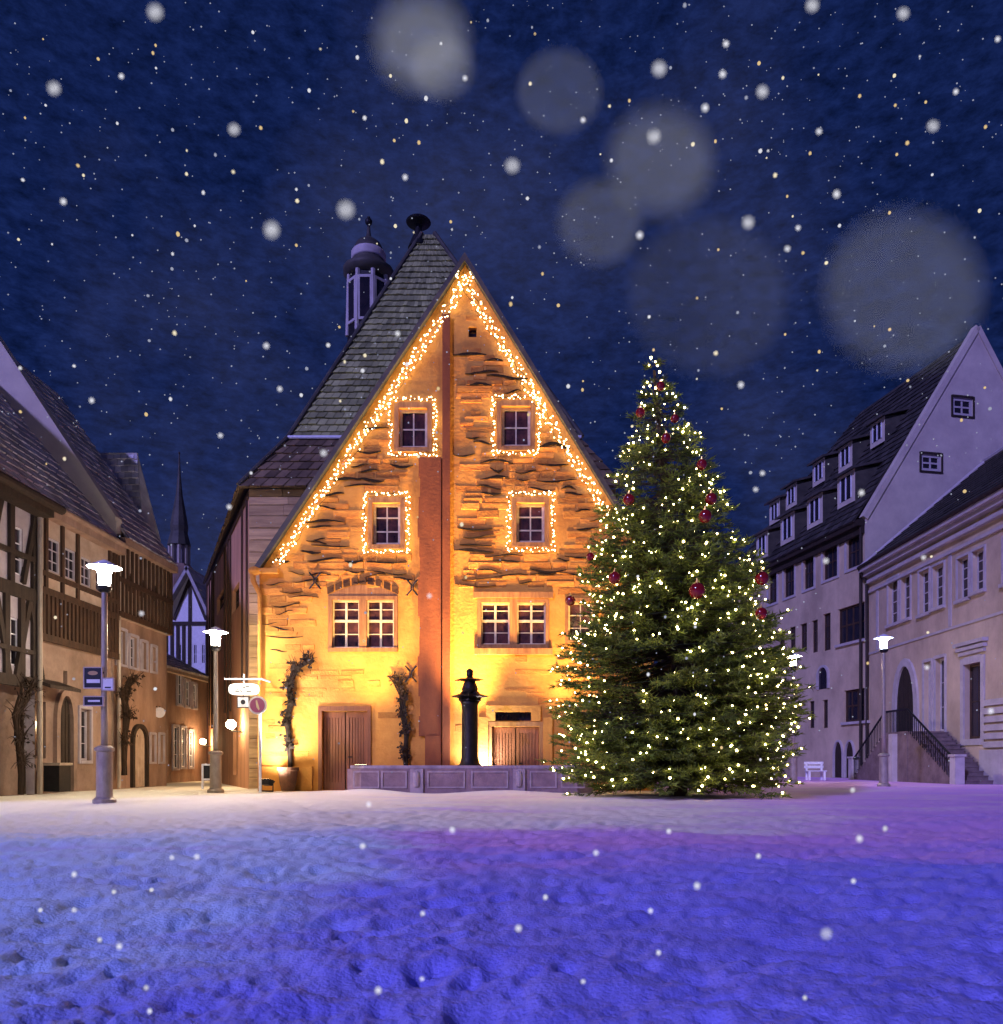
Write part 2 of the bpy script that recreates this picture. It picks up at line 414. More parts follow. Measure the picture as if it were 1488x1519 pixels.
_tc = _nt.nodes.new('ShaderNodeTexCoord'); _mp = _nt.nodes.new('ShaderNodeMapping'); _mp.inputs['Scale'].default_value = (.22, .55, 1)
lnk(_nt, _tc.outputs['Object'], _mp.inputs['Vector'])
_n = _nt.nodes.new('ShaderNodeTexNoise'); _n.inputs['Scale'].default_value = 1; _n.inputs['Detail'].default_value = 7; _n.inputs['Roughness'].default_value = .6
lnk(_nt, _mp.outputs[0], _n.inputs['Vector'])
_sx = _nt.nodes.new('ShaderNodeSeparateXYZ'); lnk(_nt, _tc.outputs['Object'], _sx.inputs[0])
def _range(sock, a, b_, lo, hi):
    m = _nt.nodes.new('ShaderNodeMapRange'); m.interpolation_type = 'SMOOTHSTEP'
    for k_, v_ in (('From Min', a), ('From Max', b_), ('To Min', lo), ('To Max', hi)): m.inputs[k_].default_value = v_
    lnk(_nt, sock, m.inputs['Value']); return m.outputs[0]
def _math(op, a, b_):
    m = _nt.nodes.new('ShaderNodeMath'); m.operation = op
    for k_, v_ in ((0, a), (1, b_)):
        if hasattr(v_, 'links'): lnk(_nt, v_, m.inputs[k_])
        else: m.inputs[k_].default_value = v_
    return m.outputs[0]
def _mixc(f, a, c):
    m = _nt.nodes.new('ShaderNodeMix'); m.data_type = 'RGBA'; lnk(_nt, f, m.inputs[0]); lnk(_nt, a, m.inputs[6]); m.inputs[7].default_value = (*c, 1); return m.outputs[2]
def _light_patch(bias, lo, hi): return _range(_math('ADD', _n.outputs['Fac'], bias), lo, hi, 0, 1)
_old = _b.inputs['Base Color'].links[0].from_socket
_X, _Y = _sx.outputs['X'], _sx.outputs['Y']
# painted light: rosy further out, cold pool at left, cream spill by the hall
_c = _mixc(_light_patch(_range(_Y, 3.6, 11, -.26, .34), .34, .80), _old, (.70, .37, .78))
_c = _mixc(_light_patch(_math('ADD', _range(_X, .5, -2.3, -.34, .24), _range(_Y, 2.2, 4.6, -.10, .02)), .38, .78), _c, (.56, .74, .95))
_c = _mixc(_light_patch(_math('ADD', _math('ADD', _range(_Y, 6.5, 13, -.42, .20), _range(_X, 7, 2, -.3, .05)), _range(_X, -1.5, -6, 0, .12)), .34, .80), _c, (.93, .88, .72))
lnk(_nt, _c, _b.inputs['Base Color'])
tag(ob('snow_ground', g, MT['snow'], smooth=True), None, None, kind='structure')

# ================================================================== TOWN HALL
HY = 26.0
H = thing('town_hall', 'old ochre stone town hall with steep floodlit gable outlined in fairy lights', 'town hall', P(690, 1172, HY) * 1.0)
H.location.z = 0; BASE[H.name] = Vector(H.location)
fh = Fr((P(385, 0, HY).x, HY), (1, 0), (0, -1))
def hp(px, py): return fh.hit(px, py)
gable = [(hp(385, 0)[0], -.1), (hp(970, 0)[0], -.1), hp(970, 850), hp(690, 393), hp(385, 850)]
W = dict(ta=fh.rect(592, 634, 606, 664), tb=fh.rect(744, 787, 603, 662), ma=fh.rect(553, 594, 746, 808), mb=fh.rect(766, 808, 746, 805),
         ga=fh.rect(487, 590, 884, 967), gb=fh.rect(708, 815, 888, 962), v=fh.rect(695, 707, 485, 500), side=fh.rect(843, 880, 893, 950))
D1 = fh.rect(478, 545, 1055, 1173); D1 = (D1[0], D1[1], .0, D1[3])
D2 = fh.rect(730, 800, 1078, 1173); D2 = (D2[0], D2[1], .0, D2[3])
TR = fh.rect(735, 788, 1056, 1069)
holes = list(W.values()) + [D1, D2, TR]
b = MB(); b.wall(fh, gable, holes, .26)
shell(b, fh, gable[0][0], gable[1][0], 2.2, gable[2][1])
ob('wall', b, MT['ochre'], H)
# rough masonry courses, stone by stone
def inside_gable(u, z):
    (ua, za), (ub, zb), (uc, zc) = gable[4], gable[3], gable[2]
    if u < gable[0][0] + .02 or u > gable[1][0] - .02: return False
    top = za + (zb - za) * (u - ua) / (ub - ua) if u < ub else zb + (zc - zb) * (u - ub) / (uc - ub)
    return z < top - .12
b = MB(); mo = MB()
z = .45
zmax = gable[3][1]
flue = (hp(622, 0)[0], hp(669, 0)[0])
while z < zmax:
    hgt = U_(.13, .27); u = gable[0][0] + U_(0, .3)
    while u < gable[1][0]:
        L = U_(.35, 1.25); c0, c1, z1 = u + .02, u + L - .02, z + hgt - .025
        um, zm = (c0 + c1) / 2, (z + z1) / 2
        ok = all(inside_gable(a, q) for a in (c0, c1) for q in (z, z1))
        for h in holes:
            mrg = .2 if h not in (D1, D2) else .14
            if c1 > h[0] - mrg and c0 < h[1] + mrg and z1 > h[2] - mrg and z < h[3] + mrg: ok = False
        if c1 > flue[0] - .02 and c0 < flue[1] + .02: ok = False
        pr = .985 if zm > 7.2 else .93 if zm > 4.9 else (.22 if um > 2.2 else .55)
        if noise.noise(Vector((um * .35, zm * .5, 4))) > (.42 if zm > 5 else .25): pr *= .4
        if ok and R() < pr:
            d = U_(.010, .036) * (1 if zm > 4.5 else .6); j = lambda: U_(-.022, .022)
            b.tone = U_(.62, 1.18)
            A = [(c0 + j(), z + j()), (c1 + j(), z + j()), (c1 + j(), z1 + j()), (c0 + j(), z1 + j())]
            # top edge leans out further than the foot: throws the dark line one sees under uplight
            k = U_(.35, .9)
            n0 = len(A)
            fm_ = [(A[i][0] * .93 + um * .07, A[i][1] * .86 + zm * .14) for i in range(4)]
            fd = [d * k, d * k, d, d]
            b.hexa([fh.p(a, -.01, q) for a, q in A] + [fh.p(fm_[i][0], fd[i] + U_(-.005, .005), fm_[i][1]) for i in range(4)])
        u += L
    z += hgt
b.tone = .015                                         # deep wavering open joints between the courses
zc0 = 4.3
cands = []
while zc0 < zmax - .6:
    uc0 = gable[0][0] + U_(0, .9)
    while uc0 < gable[1][0]:
        cands.append((uc0, zc0 + U_(-.1, .1))); uc0 += U_(.75, 1.9)
    zc0 += U_(.17, .30)
for uc, zc in cands:
    L = U_(.4, 1.35)
    if zc < 5.2 and R() < .55: continue
    if not (inside_gable(uc - L / 2, zc + .15) and inside_gable(uc + L / 2, zc + .15)): continue
    if any(uc + L / 2 > h[0] - .22 and uc - L / 2 < h[1] + .22 and zc + .12 > h[2] - .3 and zc - .12 < h[3] + .3 for h in holes): continue
    if uc + L / 2 > flue[0] - .1 and uc - L / 2 < flue[1] + .06: continue
    n = 7; th = U_(.030, .085) * (1.15 if zc > 7 else .7); ph = U_(0, 6); am = U_(.02, .07)
    prev = None
    for i in range(n + 1):
        t = i / n; uu_ = uc + (t - .5) * L; zz_ = zc + am * math.sin(ph + t * 4.4) ; w_ = th * math.sin(math.pi * min(.985, max(.015, t))) ** .8 * U_(.65, 1.2)
        cur = (uu_, zz_ - w_ * .5, zz_ + w_ * .5)
        if prev:
            q_ = [(prev[0], prev[1]), (cur[0], cur[1]), (cur[0], cur[2]), (prev[0], prev[2])]
            b.hexa([fh.p(a_, -.01, c_) for a_, c_ in q_] + [fh.p(a_, .052, c_) for a_, c_ in q_])
        prev = cur
b.tone = 1
ob('masonry', b, MT['stone'], H)
# flue strip and pilaster
b = MB()
uu = [hp(p, 0)[0] for p in (622, 655, 657, 668)]
zz = [hp(0, p)[1] for p in (1092, 680)]
n = 14
for i in range(n):
    a0, a1 = zz[0] + (zz[1] - zz[0]) * i / n, zz[0] + (zz[1] - zz[0]) * (i + 1) / n
    b.fbox(fh, uu[0] + .04 * math.sin(i * 1.7), uu[1], -.02, .12, a0, a1)
b.fbox(fh, uu[0] + .2, uu[1], -.02, .14, -.1, zz[0])
ob('flue', b, MT['oxide'], H)
b = MB(); b.fbox(fh, uu[2], uu[3], -.02, .17, -.1, hp(0, 470)[1]); ob('pilaster', b, MT['oxide'], H)
# windows
for k in ('ta', 'tb', 'ma', 'mb'):
    window(fh, W[k], H, MT['cream'], MT['redglass'], 2, 2 if k[0] == 't' else 3, fw=.09, mw=.045, d=-.17, surround=MT['oak'], sw=.15)
for k in ('ga', 'gb'):
    a, c, z0, z1 = W[k]; m = (a + c) / 2
    b = MB()
    b.fbox(fh, m - .12, m + .12, -.2, .03, z0 + .13, z1 - .13); b.fbox(fh, a + .004, c - .004, -.2, .03, z1 - .13, z1 - .004); b.fbox(fh, a + .004, c - .004, -.2, .06, z0 + .004, z0 + .13)
    b.fbox(fh, a + .004, a + .12, -.2, .028, z0 + .13, z1 - .13); b.fbox(fh, c - .12, c - .004, -.2, .028, z0 + .13, z1 - .13)
    fo = ob('window', b, MT['oak'], H)
    for (p, q) in ((a + .12, m - .12), (m + .12, c - .12)):
        s_ = MB(); zc = z0 + (z1 - z0) * .56
        f0, d0 = .05, -.16
        s_.fbox(fh, p, q, d0, d0 + .05, z0 + .13, z0 + .13 + f0); s_.fbox(fh, p, q, d0, d0 + .05, z1 - .13 - f0, z1 - .13)
        s_.fbox(fh, p, p + f0, d0, d0 + .048, z0 + .18, z1 - .18); s_.fbox(fh, q - f0, q, d0, d0 + .048, z0 + .18, z1 - .18)
        s_.fbox(fh, p + f0, q - f0, d0, d0 + .06, zc - .04, zc + .04); s_.fbox(fh, (p + q) / 2 - .035, (p + q) / 2 + .035, d0, d0 + .055, z0 + .18, z1 - .18)
        for zz_ in (z0 + (zc - z0) * .58, zc + (z1 - zc) * .47): s_.fbox(fh, p + f0, q - f0, d0, d0 + .035, zz_ - .015, zz_ + .015)
        ob('sash', s_, MT['cream'], fo)
        g_ = MB(); g_.poly([fh.p(p, -.15, z0 + .13), fh.p(q, -.15, z0 + .13), fh.p(q, -.15, z1 - .13), fh.p(p, -.15, z1 - .13)]); ob('pane', g_, MT['redglass'], fo)
    if k == 'ga':                                   # segmental relieving arch of dark voussoirs
        q = MB(); nn = 9
        for i in range(nn):
            t0, t1 = i / nn + .012, (i + 1) / nn - .012
            f_ = lambda t, hh: fh.p(a - .05 + (c - a + .1) * t, 0, z1 + .04 + .34 * math.sin(math.pi * t) + hh)
            vs = [f_(t0, 0), f_(t1, 0), f_(t1, .22), f_(t0, .22)]
            q.hexa([v for v in vs] + [v + fh.N * U_(.02, .06) for v in vs])
        ob('relieving_arch', q, MT['mortar'], H)
        q = MB()
        q.poly([fh.p(a, .005, z1 + .003)] + [fh.p(a + (c - a) * t / 8, .005, z1 + .03 + .33 * math.sin(math.pi * t / 8)) for t in range(9)] + [fh.p(c, .005, z1 + .003)])
        ob('lunette', q, MT['oak'], H)
    else:
        q = MB(); q.fbox(fh, a - .12, c + .12, -.03, .09, z1 + .01, z1 + .2); ob('lintel', q, MT['oak'], H); q = MB(); q.fbox(fh, a - .1, c + .1, -.03, .14, z0 - .2, z0 - .01); ob('sill', q, MT['oak'], H)
window(fh, W['side'], H, MT['cream'], MT['redglass'], 2, 3, fw=.06, mw=.03, surround=MT['oak'], sw=.1)
b = MB(); v = W['v']; b.poly([fh.p(v[0], -.2, v[2]), fh.p(v[1], -.2, v[2]), fh.p(v[1], -.2, v[3]), fh.p(v[0], -.2, v[3])]); ob('vent', b, MT['glass'], H)
b = MB(); v = TR; b.poly([fh.p(v[0], -.2, v[2]), fh.p(v[1], -.2, v[2]), fh.p(v[1], -.2, v[3]), fh.p(v[0], -.2, v[3])]); ob('transom', b, MT['glass'], H)
q = MB()
a0, a1 = TR[0] - .3, TR[1] + .3
q.fbox(fh, a0, TR[0] - .004, -.03, .07, D2[3] + .18, TR[3] + .2); q.fbox(fh, TR[1] + .004, a1, -.03, .07, D2[3] + .18, TR[3] + .2)
q.fbox(fh, TR[0] - .004, TR[1] + .004, -.03, .07, TR[3] + .004, TR[3] + .2)
q.fbox(fh, D2[0] - .42, D2[0] - .125, -.03, .08, 0, D2[3] + .3); q.fbox(fh, D2[1] + .125, D2[1] + .42, -.03, .08, 0, D2[3] + .3)
ob('portal', q, MT['ochre'], H)
plank_door(fh, D1, H, MT['brownwood'], MT['brownwood']); plank_door(fh, D2, H, MT['brownwood'], MT['oak'])
# base course, anchors, downpipe with hopper head
b = MB(); b.fbox(fh, gable[0][0] - .02, D1[0] - .3, -.02, .1, -.1, hp(0, 1137)[1]); ob('plinth', b, MT['ochre'], H)
for (px, py) in ((468, 862), (612, 872), (610, 1000)):
    u, zq = hp(px, py); b = MB()
    for sx in (-1, 1):
        b.tube([fh.p(u + sx * .18, .07, zq + .26), fh.p(u + sx * .03, .07, zq + .08), fh.p(u + sx * .03, .07, zq - .08), fh.p(u + sx * .18, .07, zq - .26)], .028, 6)
    ob('wall_anchor', b, MT['black'], H)
b = MB(); u = hp(391, 0)[0]; ze = hp(0, 850)[1]
b.tube([fh.p(u - .30, .18, ze + .05), fh.p(u - .26, .22, ze - .3), fh.p(u - .08, .16, ze - .7), fh.p(u - .08, .14, ze - 1.3), fh.p(u - .08, .14, .1)], [.1, .085, .07, .06, .06], 10)
b.ball(fh.p(u - .22, .2, ze + .02), .2, 12, 8, (1, 1, .7)); b.fbox(fh, u - .35, u + .5, .02, .2, ze - .03, ze + .12)
ob('downpipe', b, MT['ochre'], H)
# gable roof slabs with dark edge
b = MB()
apx = fh.p(gable[3][0], 0, gable[3][1]); lf = fh.p(gable[4][0], 0, gable[4][1]); rt = fh.p(gable[2][0], 0, gable[2][1])
lf2 = lf + (lf - apx).normalized() * .05; rt2 = rt + (rt - apx).normalized() * .6
off = Vector((0, -.22, 0)); bk = Vector((0, 2.6, 0))
for e_, up in ((lf2, Vector((-.13, 0, .1))), (rt2, Vector((.13, 0, .1)))):
    q = [apx + off + Z * .02, e_ + off + Z * .02, e_ + bk + Z * .02, apx + bk + Z * .02]
    b.hexa(q + [q[0] + Z * .26, q[1] + up, q[2] + up, q[3] + Z * .26])
rf = ob('roof', b, MT['darktile'], H)
# rear block: walls, lower skirt roof, steep hipped roof
A_, B_, C_, D_ = Vector((-9.27, 27.8, 0)), Vector((3.4, 27.8, 0)), Vector((3.4, 42, 0)), Vector((-16.2, 42, 0))
ez = 10.3
b = MB()
fr_r = Fr(A_, (1, 0), (0, -1))
z = 0
while z < ez:
    hgt = U_(.28, .42); u = 0
    while u < 4.2:
        L = U_(.7, 1.6); b.tone = U_(.7, 1.2)
        b.fbox(fr_r, u, min(4.3, u + L) - .015, -.3, U_(0, .05), z, min(ez, z + hgt) - .03); u += L
    z += hgt
b.tone = .55; b.fbox(fr_r, 0, 12.6, -.5, -.02, 0, ez); b.tone = 1
ob('rear_wall', b, MT['pink'], H)
fs = Fr(A_, tuple((D_ - A_).xy), None)
if fs.N.x > 0: fs.N = -fs.N
fs = Fr(D_, tuple((A_ - D_).xy))
b = MB(); LL = (D_ - A_).length
so_ = [fs.rect(322, 332, 880, 905), fs.rect(345, 355, 870, 905), fs.rect(346, 352, 1080, 1150)]
b.wall(fs, [(0, -.1), (LL, -.1), (LL, ez), (0, ez)], so_, .3)
for p, q in ((B_, C_), (C_, D_)): b.poly([p, q, q + Z * ez, p + Z * ez])
wg = ob('side_wall', b, MT['sidewall'], H)
for r_ in so_: window(fs, r_, H, MT['timberbrown'], MT['glass'], 1, 2, fw=.06, d=-.2)
b = MB()
for i in range(14):                                    # weathered boarding and posts on the side wall
    u = LL * (i + .5) / 14 + U_(-.2, .2)
    if any(r_[0] - .2 < u < r_[1] + .2 for r_ in so_): continue
    b.fbox(fs, u - .05, u + .05, .004, .07, U_(2.5, 4), ez - .1)
b.fbox(fs, 0, LL, .003, .06, ez - .3, ez - .1)
ob('wall_batten', b, MT['timberbrown'], H)
br0, br1 = P(430, 651, 28.7), None
br1 = Vector((2.2, br0.y, br0.z))
e0, e1 = Vector((A_.x - .25, 27.45, ez - .05)), Vector((3.6, 27.45, ez - .05))
ap0 = P(626, 348, 32.2); ap1 = Vector((ap0.x + .5, ap0.y, ap0.z)); rb = Vector((-6.4, 42, ap0.z))
brb = Vector((-15, 42, br0.z)); e0b = Vector((D_.x - .3, 42.3, ez - .05))
b = MB(); b.tiles(e0, e1, br1, br0, 6, 34, .05, .02); b.tiles(e0b, e0, br0, brb, 6, 30, .05, .02)
ob('skirt_roof', b, MT['browntile'], H)
b = MB(); b.tiles(br0, br1, ap1, ap0, 34, 30, .06, .03); b.tiles(brb, br0, ap0, rb, 26, 26, .06, .03)
b.poly([br1, Vector((2.2, 42, br0.z)), Vector((-5.9, 42, ap0.z)), ap1]); b.poly([rb, brb, Vector((2.2, 42, br0.z)), Vector((-5.9, 42, ap0.z))])
rr = ob('rear_roof', b, MT['greytile'], H)
b = MB(); b.tube([br0 + Vector((-.05, -.08, .03)), br1 + Vector((0, -.08, .03))], .06, 8); ob('gutter', b, MT['white'], rr)
b = MB(); b.tube([ap0 + Vector((0, -.03, .04)), br0 + Vector((-.04, -.03, .06)), e0 + Vector((0, 0, .06))], .09, 8); b.tube([ap1 + Vector((0, -.03, .04)), br1 + Vector((.04, -.03, .06))], .09, 8); ob('hip_ridge', b, MT['darktile'], rr)
b = MB(); c = ap0 + Vector((-.15, .1, -.5))
b.lathe(c, [(.42, 0), (.22, .5), (.12, .8), (.14, .92), (.46, 1.0), (.50, 1.05), (.46, 1.1), (.18, 1.2), (.05, 1.24)], 20); ob('roof_finial', b, MT['black'], rr, smooth=False)
# bell turret
TY = 37.5
tcx = P(547, 0, TY).x; zt = lambda y: CH + (CY - y) * TY / F
rad = 29 * TY / F
c0 = Vector((tcx, TY, 0))
def octring(r, z): return [c0 + Vector((r * math.cos(math.pi / 8 + k * math.pi / 4), r * math.sin(math.pi / 8 + k * math.pi / 4), z)) for k in range(8)]
b = MB()
lo, hi = octring(rad * 1.08, zt(505)), octring(rad, zt(415))
bs = octring(rad * 1.16, zt(660))
for k in range(8): b.poly([bs[k], bs[(k + 1) % 8], lo[(k + 1) % 8], lo[k]])
for k in range(8): b.poly([lo[k], lo[(k + 1) % 8], hi[(k + 1) % 8], hi[k]])
b.poly(hi)
tu = ob('bell_turret', b, MT['black'], H)
b = MB()
for k in range(8): b.tube([lo[k], hi[k]], .11, 6)
fr8 = []
for k in range(8):
    m0 = (hi[k] + hi[(k + 1) % 8]) / 2; n_ = (m0 - c0); n_.z = 0; n_.normalize()
    f8 = Fr(m0, (-n_.y, n_.x), tuple(n_.xy)); fr8.append(f8)
    hw = rad * .36
    z0_, z1_ = zt(490), zt(425)
    for (p, q, s0, s1) in ((-hw, -hw + .1, z0_, z1_), (hw - .1, hw, z0_, z1_), (-hw + .1, hw - .1, z1_ - .12, z1_), (-hw + .1, hw - .1, z0_, z0_ + .12)):
        b.fbox(f8, p, q, .0, .12, s0, s1)
ob('louvre_frame', b, MT['lavtrim'], tu)
b = MB()
for f8 in fr8:
    hw = rad * .36 - .1
    b.poly([f8.p(-hw, .10, zt(488)), f8.p(hw, .10, zt(488)), f8.p(hw, .10, zt(427)), f8.p(-hw, .10, zt(427))])
ob('pane', b, MT['glass'], tu)
b = MB(); k = TY / F
b.lathe(c0, [(rad * 1.0, zt(416)), (rad * 1.28, zt(409)), (rad * 1.3, zt(403)), (rad * .95, zt(396)), (rad * .86, zt(392)), (rad * .84, zt(384)), (rad * .80, zt(374)), (rad * .62, zt(363)), (rad * .36, zt(357)), (rad * .14, zt(352)), (rad * .1, zt(345)), (rad * .07, zt(336))], 16)
ob('dome', b, MT['lampgrey'] if False else MT['darktile'], tu, smooth=True)
b = MB(); b.lathe(c0, [(rad * .87, zt(389)), (rad * .89, zt(387)), (rad * .89, zt(378)), (rad * .85, zt(376))], 16); ob('dome_band', b, MT['lavtrim'], tu, smooth=True)
b = MB(); b.tube([c0 + Z * zt(348), c0 + Z * zt(322)], .07, 8); b.ball(c0 + Z * zt(329), .17); ob('finial', b, MT['black'], tu)

# ---------------------------------------------------- fairy lights on the gable and the windows
def bulb_mesh(r):
    me = bpy.data.meshes.new('bulb'); t = (1 + 5 ** .5) / 2
    vs = [(-1, t, 0), (1, t, 0), (-1, -t, 0), (1, -t, 0), (0, -1, t), (0, 1, t), (0, -1, -t), (0, 1, -t), (t, 0, -1), (t, 0, 1), (-t, 0, -1), (-t, 0, 1)]
    k = r / math.sqrt(1 + t * t)
    fs_ = [(0, 11, 5), (0, 5, 1), (0, 1, 7), (0, 7, 10), (0, 10, 11), (1, 5, 9), (5, 11, 4), (11, 10, 2), (10, 7, 6), (7, 1, 8), (3, 9, 4), (3, 4, 2), (3, 2, 6), (3, 6, 8), (3, 8, 9), (4, 9, 5), (2, 4, 11), (6, 2, 10), (8, 6, 7), (9, 8, 1)]
    me.from_pydata([(a * k, b_ * k, c_ * k) for a, b_, c_ in vs], [], fs_)
    me.polygons.foreach_set('use_smooth', [True] * 20)
    return me, vs, fs_, k
def light_string(name, label, pts, r, m, wirepath, loc, group=None, limit=100):
    root = thing(name, label, 'light string', loc, group)
    me, vs, fs_, k = bulb_mesh(r); me.materials.append(m)
    pts = list(pts)
    first = pts[:limit]
    for p in first:
        o = bpy.data.objects.new('bulb', me); col.objects.link(o); o.parent = root; o.location = Vector(p) - Vector(loc)
        s_ = U_(.6, 1.45); o.scale = (s_, s_, s_)
    rest = pts[limit:]
    if rest:
        q = MB()
        for p in rest:
            s_ = U_(.6, 1.45); n0 = len(q.v)
            q.v += [(p[0] + a * k * s_, p[1] + b_ * k * s_, p[2] + c_ * k * s_) for a, b_, c_ in vs]
            q.f += [tuple(n0 + i for i in f) for f in fs_]; q.t += [1.0] * 20
        o = ob('bulbs', q, m, root, smooth=True); o['kind'] = 'stuff'
    if wirepath:
        q = MB()
        for wp in wirepath: q.tube(wp, .008, 4)
        ob('wire', q, MT['wire'], root)
    return root
def rake_points(a, b_, n, width):
    d = (b_ - a); L = d.length; d.normalize(); nrm = Vector((-d.z, 0, d.x));  nrm = -nrm if nrm.z > 0 else nrm
    out = []; 
    for i in range(n):
        t = (i + U_(-.4, .4)) / n
        out.append(a + d * (t * L) + nrm * (.12 + U_(0, width)) + Vector((0, -U_(.13, .2), 0)))
    wires = []
    for k in range(2):
        wires.append([a + d * (L * i / 40) + nrm * (.16 + width * (.25 + .45 * k) + .05 * math.sin(i * 2.1 + k)) + Vector((0, -.12, 0)) for i in range(41)])
    random.shuffle(out)
    return out, wires
pts, wr = rake_points(apx + Vector((0, 0, -.15)), fh.p(hp(400, 0)[0], 0, hp(0, 832)[1]), 250, .34)
light_string('fairy_light_string', 'warm fairy lights along the left slope of the ochre gable', pts, .020, EM['bulb'], wr, tuple(apx), 'fairy lights on the town hall')
pts, wr = rake_points(apx + Vector((0, 0, -.15)), fh.p(hp(912, 0)[0], 0, hp(0, 758)[1]), 210, .34)
light_string('fairy_light_string', 'warm fairy lights along the right slope of the gable, running down behind the fir', pts, .020, EM['bulb'], wr, tuple(apx), 'fairy lights on the town hall')
for k, lab in (('ta', 'square of fairy lights round the top left gable window'), ('tb', 'square of fairy lights round the top right gable window'),
               ('ma', 'square of fairy lights round the lower left gable window, above the arched window'), ('mb', 'square of fairy lights round the lower right gable window, beside the fir')):
    u0, u1, z0, z1 = W[k]; mg = .26; u0 -= mg; u1 += mg; z0 -= mg; z1 += mg
    pr = 2 * (u1 - u0 + z1 - z0); pts = []; n = 96
    def on(s):
        s %= pr
        if s < u1 - u0: return (u0 + s, z0)
        s -= u1 - u0
        if s < z1 - z0: return (u1, z0 + s)
        s -= z1 - z0
        if s < u1 - u0: return (u1 - s, z1)
        return (u0, z1 - (s - (u1 - u0)))
    for i in range(n):
        q = on(pr * (i + U_(-.3, .3)) / n); pts.append(fh.p(q[0] + U_(-.07, .07), U_(.1, .16), q[1] + U_(-.07, .07)))
    wr = [[fh.p(on(pr * i / 60)[0] + U_(-.03, .03), .09, on(pr * i / 60)[1] + U_(-.03, .03)) for i in range(61)]]
    light_string('fairy_light_string', lab, pts, .0175, EM['bulb'], wr, tuple(fh.p((u0 + u1) / 2, .1, z0)), 'fairy lights on the town hall')

# ---------------------------------------------------- climbing plants, pot
def climber(label, fr, path, wid, leaves, loc, rot=None, leafm='vine', drop=.12):
    t = thing('climbing_plant', label, 'climbing plant', loc)
    b = MB(); tips = []
    for k in range(11):
        pts = []; ph = U_(0, 6)
        for i, (u, z) in enumerate(path):
            f_ = i / (len(path) - 1)
            pts.append(fr.p(u + wid * (.25 + .6 * f_) * math.sin(ph + i * 1.3 + k) * .6, .06 + .05 * R(), z))
        b.tube(pts, [.045 * (1 - .7 * i / len(pts)) + .008 for i in range(len(pts))], 6)
        for q in pts[1:]:
            for _ in range(3):
                e_ = q + fr.U * U_(-wid, wid) + Z * U_(-.2, .45) + fr.N * U_(0, .12)
                b.tube([q, (q + e_) / 2 + Z * .05, e_], [.016, .01, .004], 4); tips.append((q, e_))
    ob('stem', b, MT['vine'], t)
    g_ = MB()
    for _ in range(leaves):
        q, e_ = random.choice(tips); p = q + (e_ - q) * R() + fr.U * U_(-.06, .06) + fr.N * U_(0, .1)
        d = (Vector((U_(-1, 1), 0, 0)).x * fr.U + Z * U_(-1.2, .2) + fr.N * U_(-.2, .5)).normalized(); s_ = d.cross(fr.N).normalized()
        l = U_(.07, .17); g_.tone = U_(.5, 1.2)
        g_.poly([p, p + d * l * .5 + s_ * l * .3, p + d * l, p + d * l * .5 - s_ * l * .3])
    ob('foliage', g_, MT[leafm], t)
    return t
climber('dry dark climbing plant growing from a pot left of the plank door', fh, [hp(432, 1138), hp(430, 1105), hp(427, 1070), hp(433, 1040), hp(430, 1015), hp(440, 992), hp(458, 982)], .22, 260, fh.p(hp(432, 0)[0], .2, 0))
climber('dark climbing plant on the ochre wall between plank door and chimney strip', fh, [hp(604, 1172), hp(602, 1120), hp(604, 1085), hp(598, 1060), hp(598, 1035), hp(590, 1015)], .2, 240, fh.p(hp(604, 0)[0], .2, 0))
t = thing('plant_pot', 'brown clay pot at the foot of the climbing plant by the ochre corner', 'plant pot', fh.p(hp(432, 0)[0], .36, 0))
b = MB(); c = fh.p(hp(432, 0)[0], .36, 0)
b.lathe(c, [(.2, 0), (.26, .25), (.3, .62), (.34, .64), (.34, .74), (.29, .74), (.28, .6)], 18); ob('pot', b, MT['clay'], t, smooth=False)
b = MB(); b.lathe(c, [(.28, .6), (.1, .66)], 14); ob('soil', b, MT['ivory'], t)

# ================================================================== FOUNTAIN
FY = 24.4
ft = thing('market_fountain', 'stone market fountain with panelled basin and dark bronze column figure', 'fountain', (P(697, 0, FY).x, FY, 0))
fx0, fx1 = P(510, 0, 23.6).x, P(882, 0, 23.6).x
out = [Vector((fx0, 24.1, 0)), Vector((fx0 + .5, 23.6, 0)), Vector((fx1 - .5, 23.6, 0)), Vector((fx1, 24.1, 0)), Vector((fx1, 24.9, 0)), Vector((fx1 - .5, 25.35, 0)), Vector((fx0 + .5, 25.35, 0)), Vector((fx0, 24.9, 0))]
cen = Vector(((fx0 + fx1) / 2, 24.45, 0))
zb = .80
b = MB(); rim = MB()
def inset(v, k):
    return Vector((v.x - math.copysign(k, v.x - cen.x), v.y - math.copysign(k, v.y - cen.y), 0))
for i in range(8):
    a, c = out[i], out[(i + 1) % 8]; ai, ci = inset(a, .16), inset(c, .16)
    b.hexa([a - Z * .1, c - Z * .1, ci - Z * .1, ai - Z * .1, a + Z * (zb - .1), c + Z * (zb - .1), ci + Z * (zb - .1), ai + Z * (zb - .1)])
    ao, c_o = inset(a, -.07), inset(c, -.07); aj, cj = inset(a, .2), inset(c, .2)
    rim.hexa([ao + Z * (zb - .09), c_o + Z * (zb - .09), cj + Z * (zb - .09), aj + Z * (zb - .09), ao + Z * zb, c_o + Z * zb, cj + Z * zb, aj + Z * zb])
bw = ob('basin_wall', b, MT['basin'], ft); ob('rim', rim, MT['basintrim'], ft)
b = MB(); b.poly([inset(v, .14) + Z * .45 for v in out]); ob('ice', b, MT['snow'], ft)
ff = Fr((0, 23.6), (1, 0), (0, -1))
def fu(px): return ff.hit(px, 0)[0]
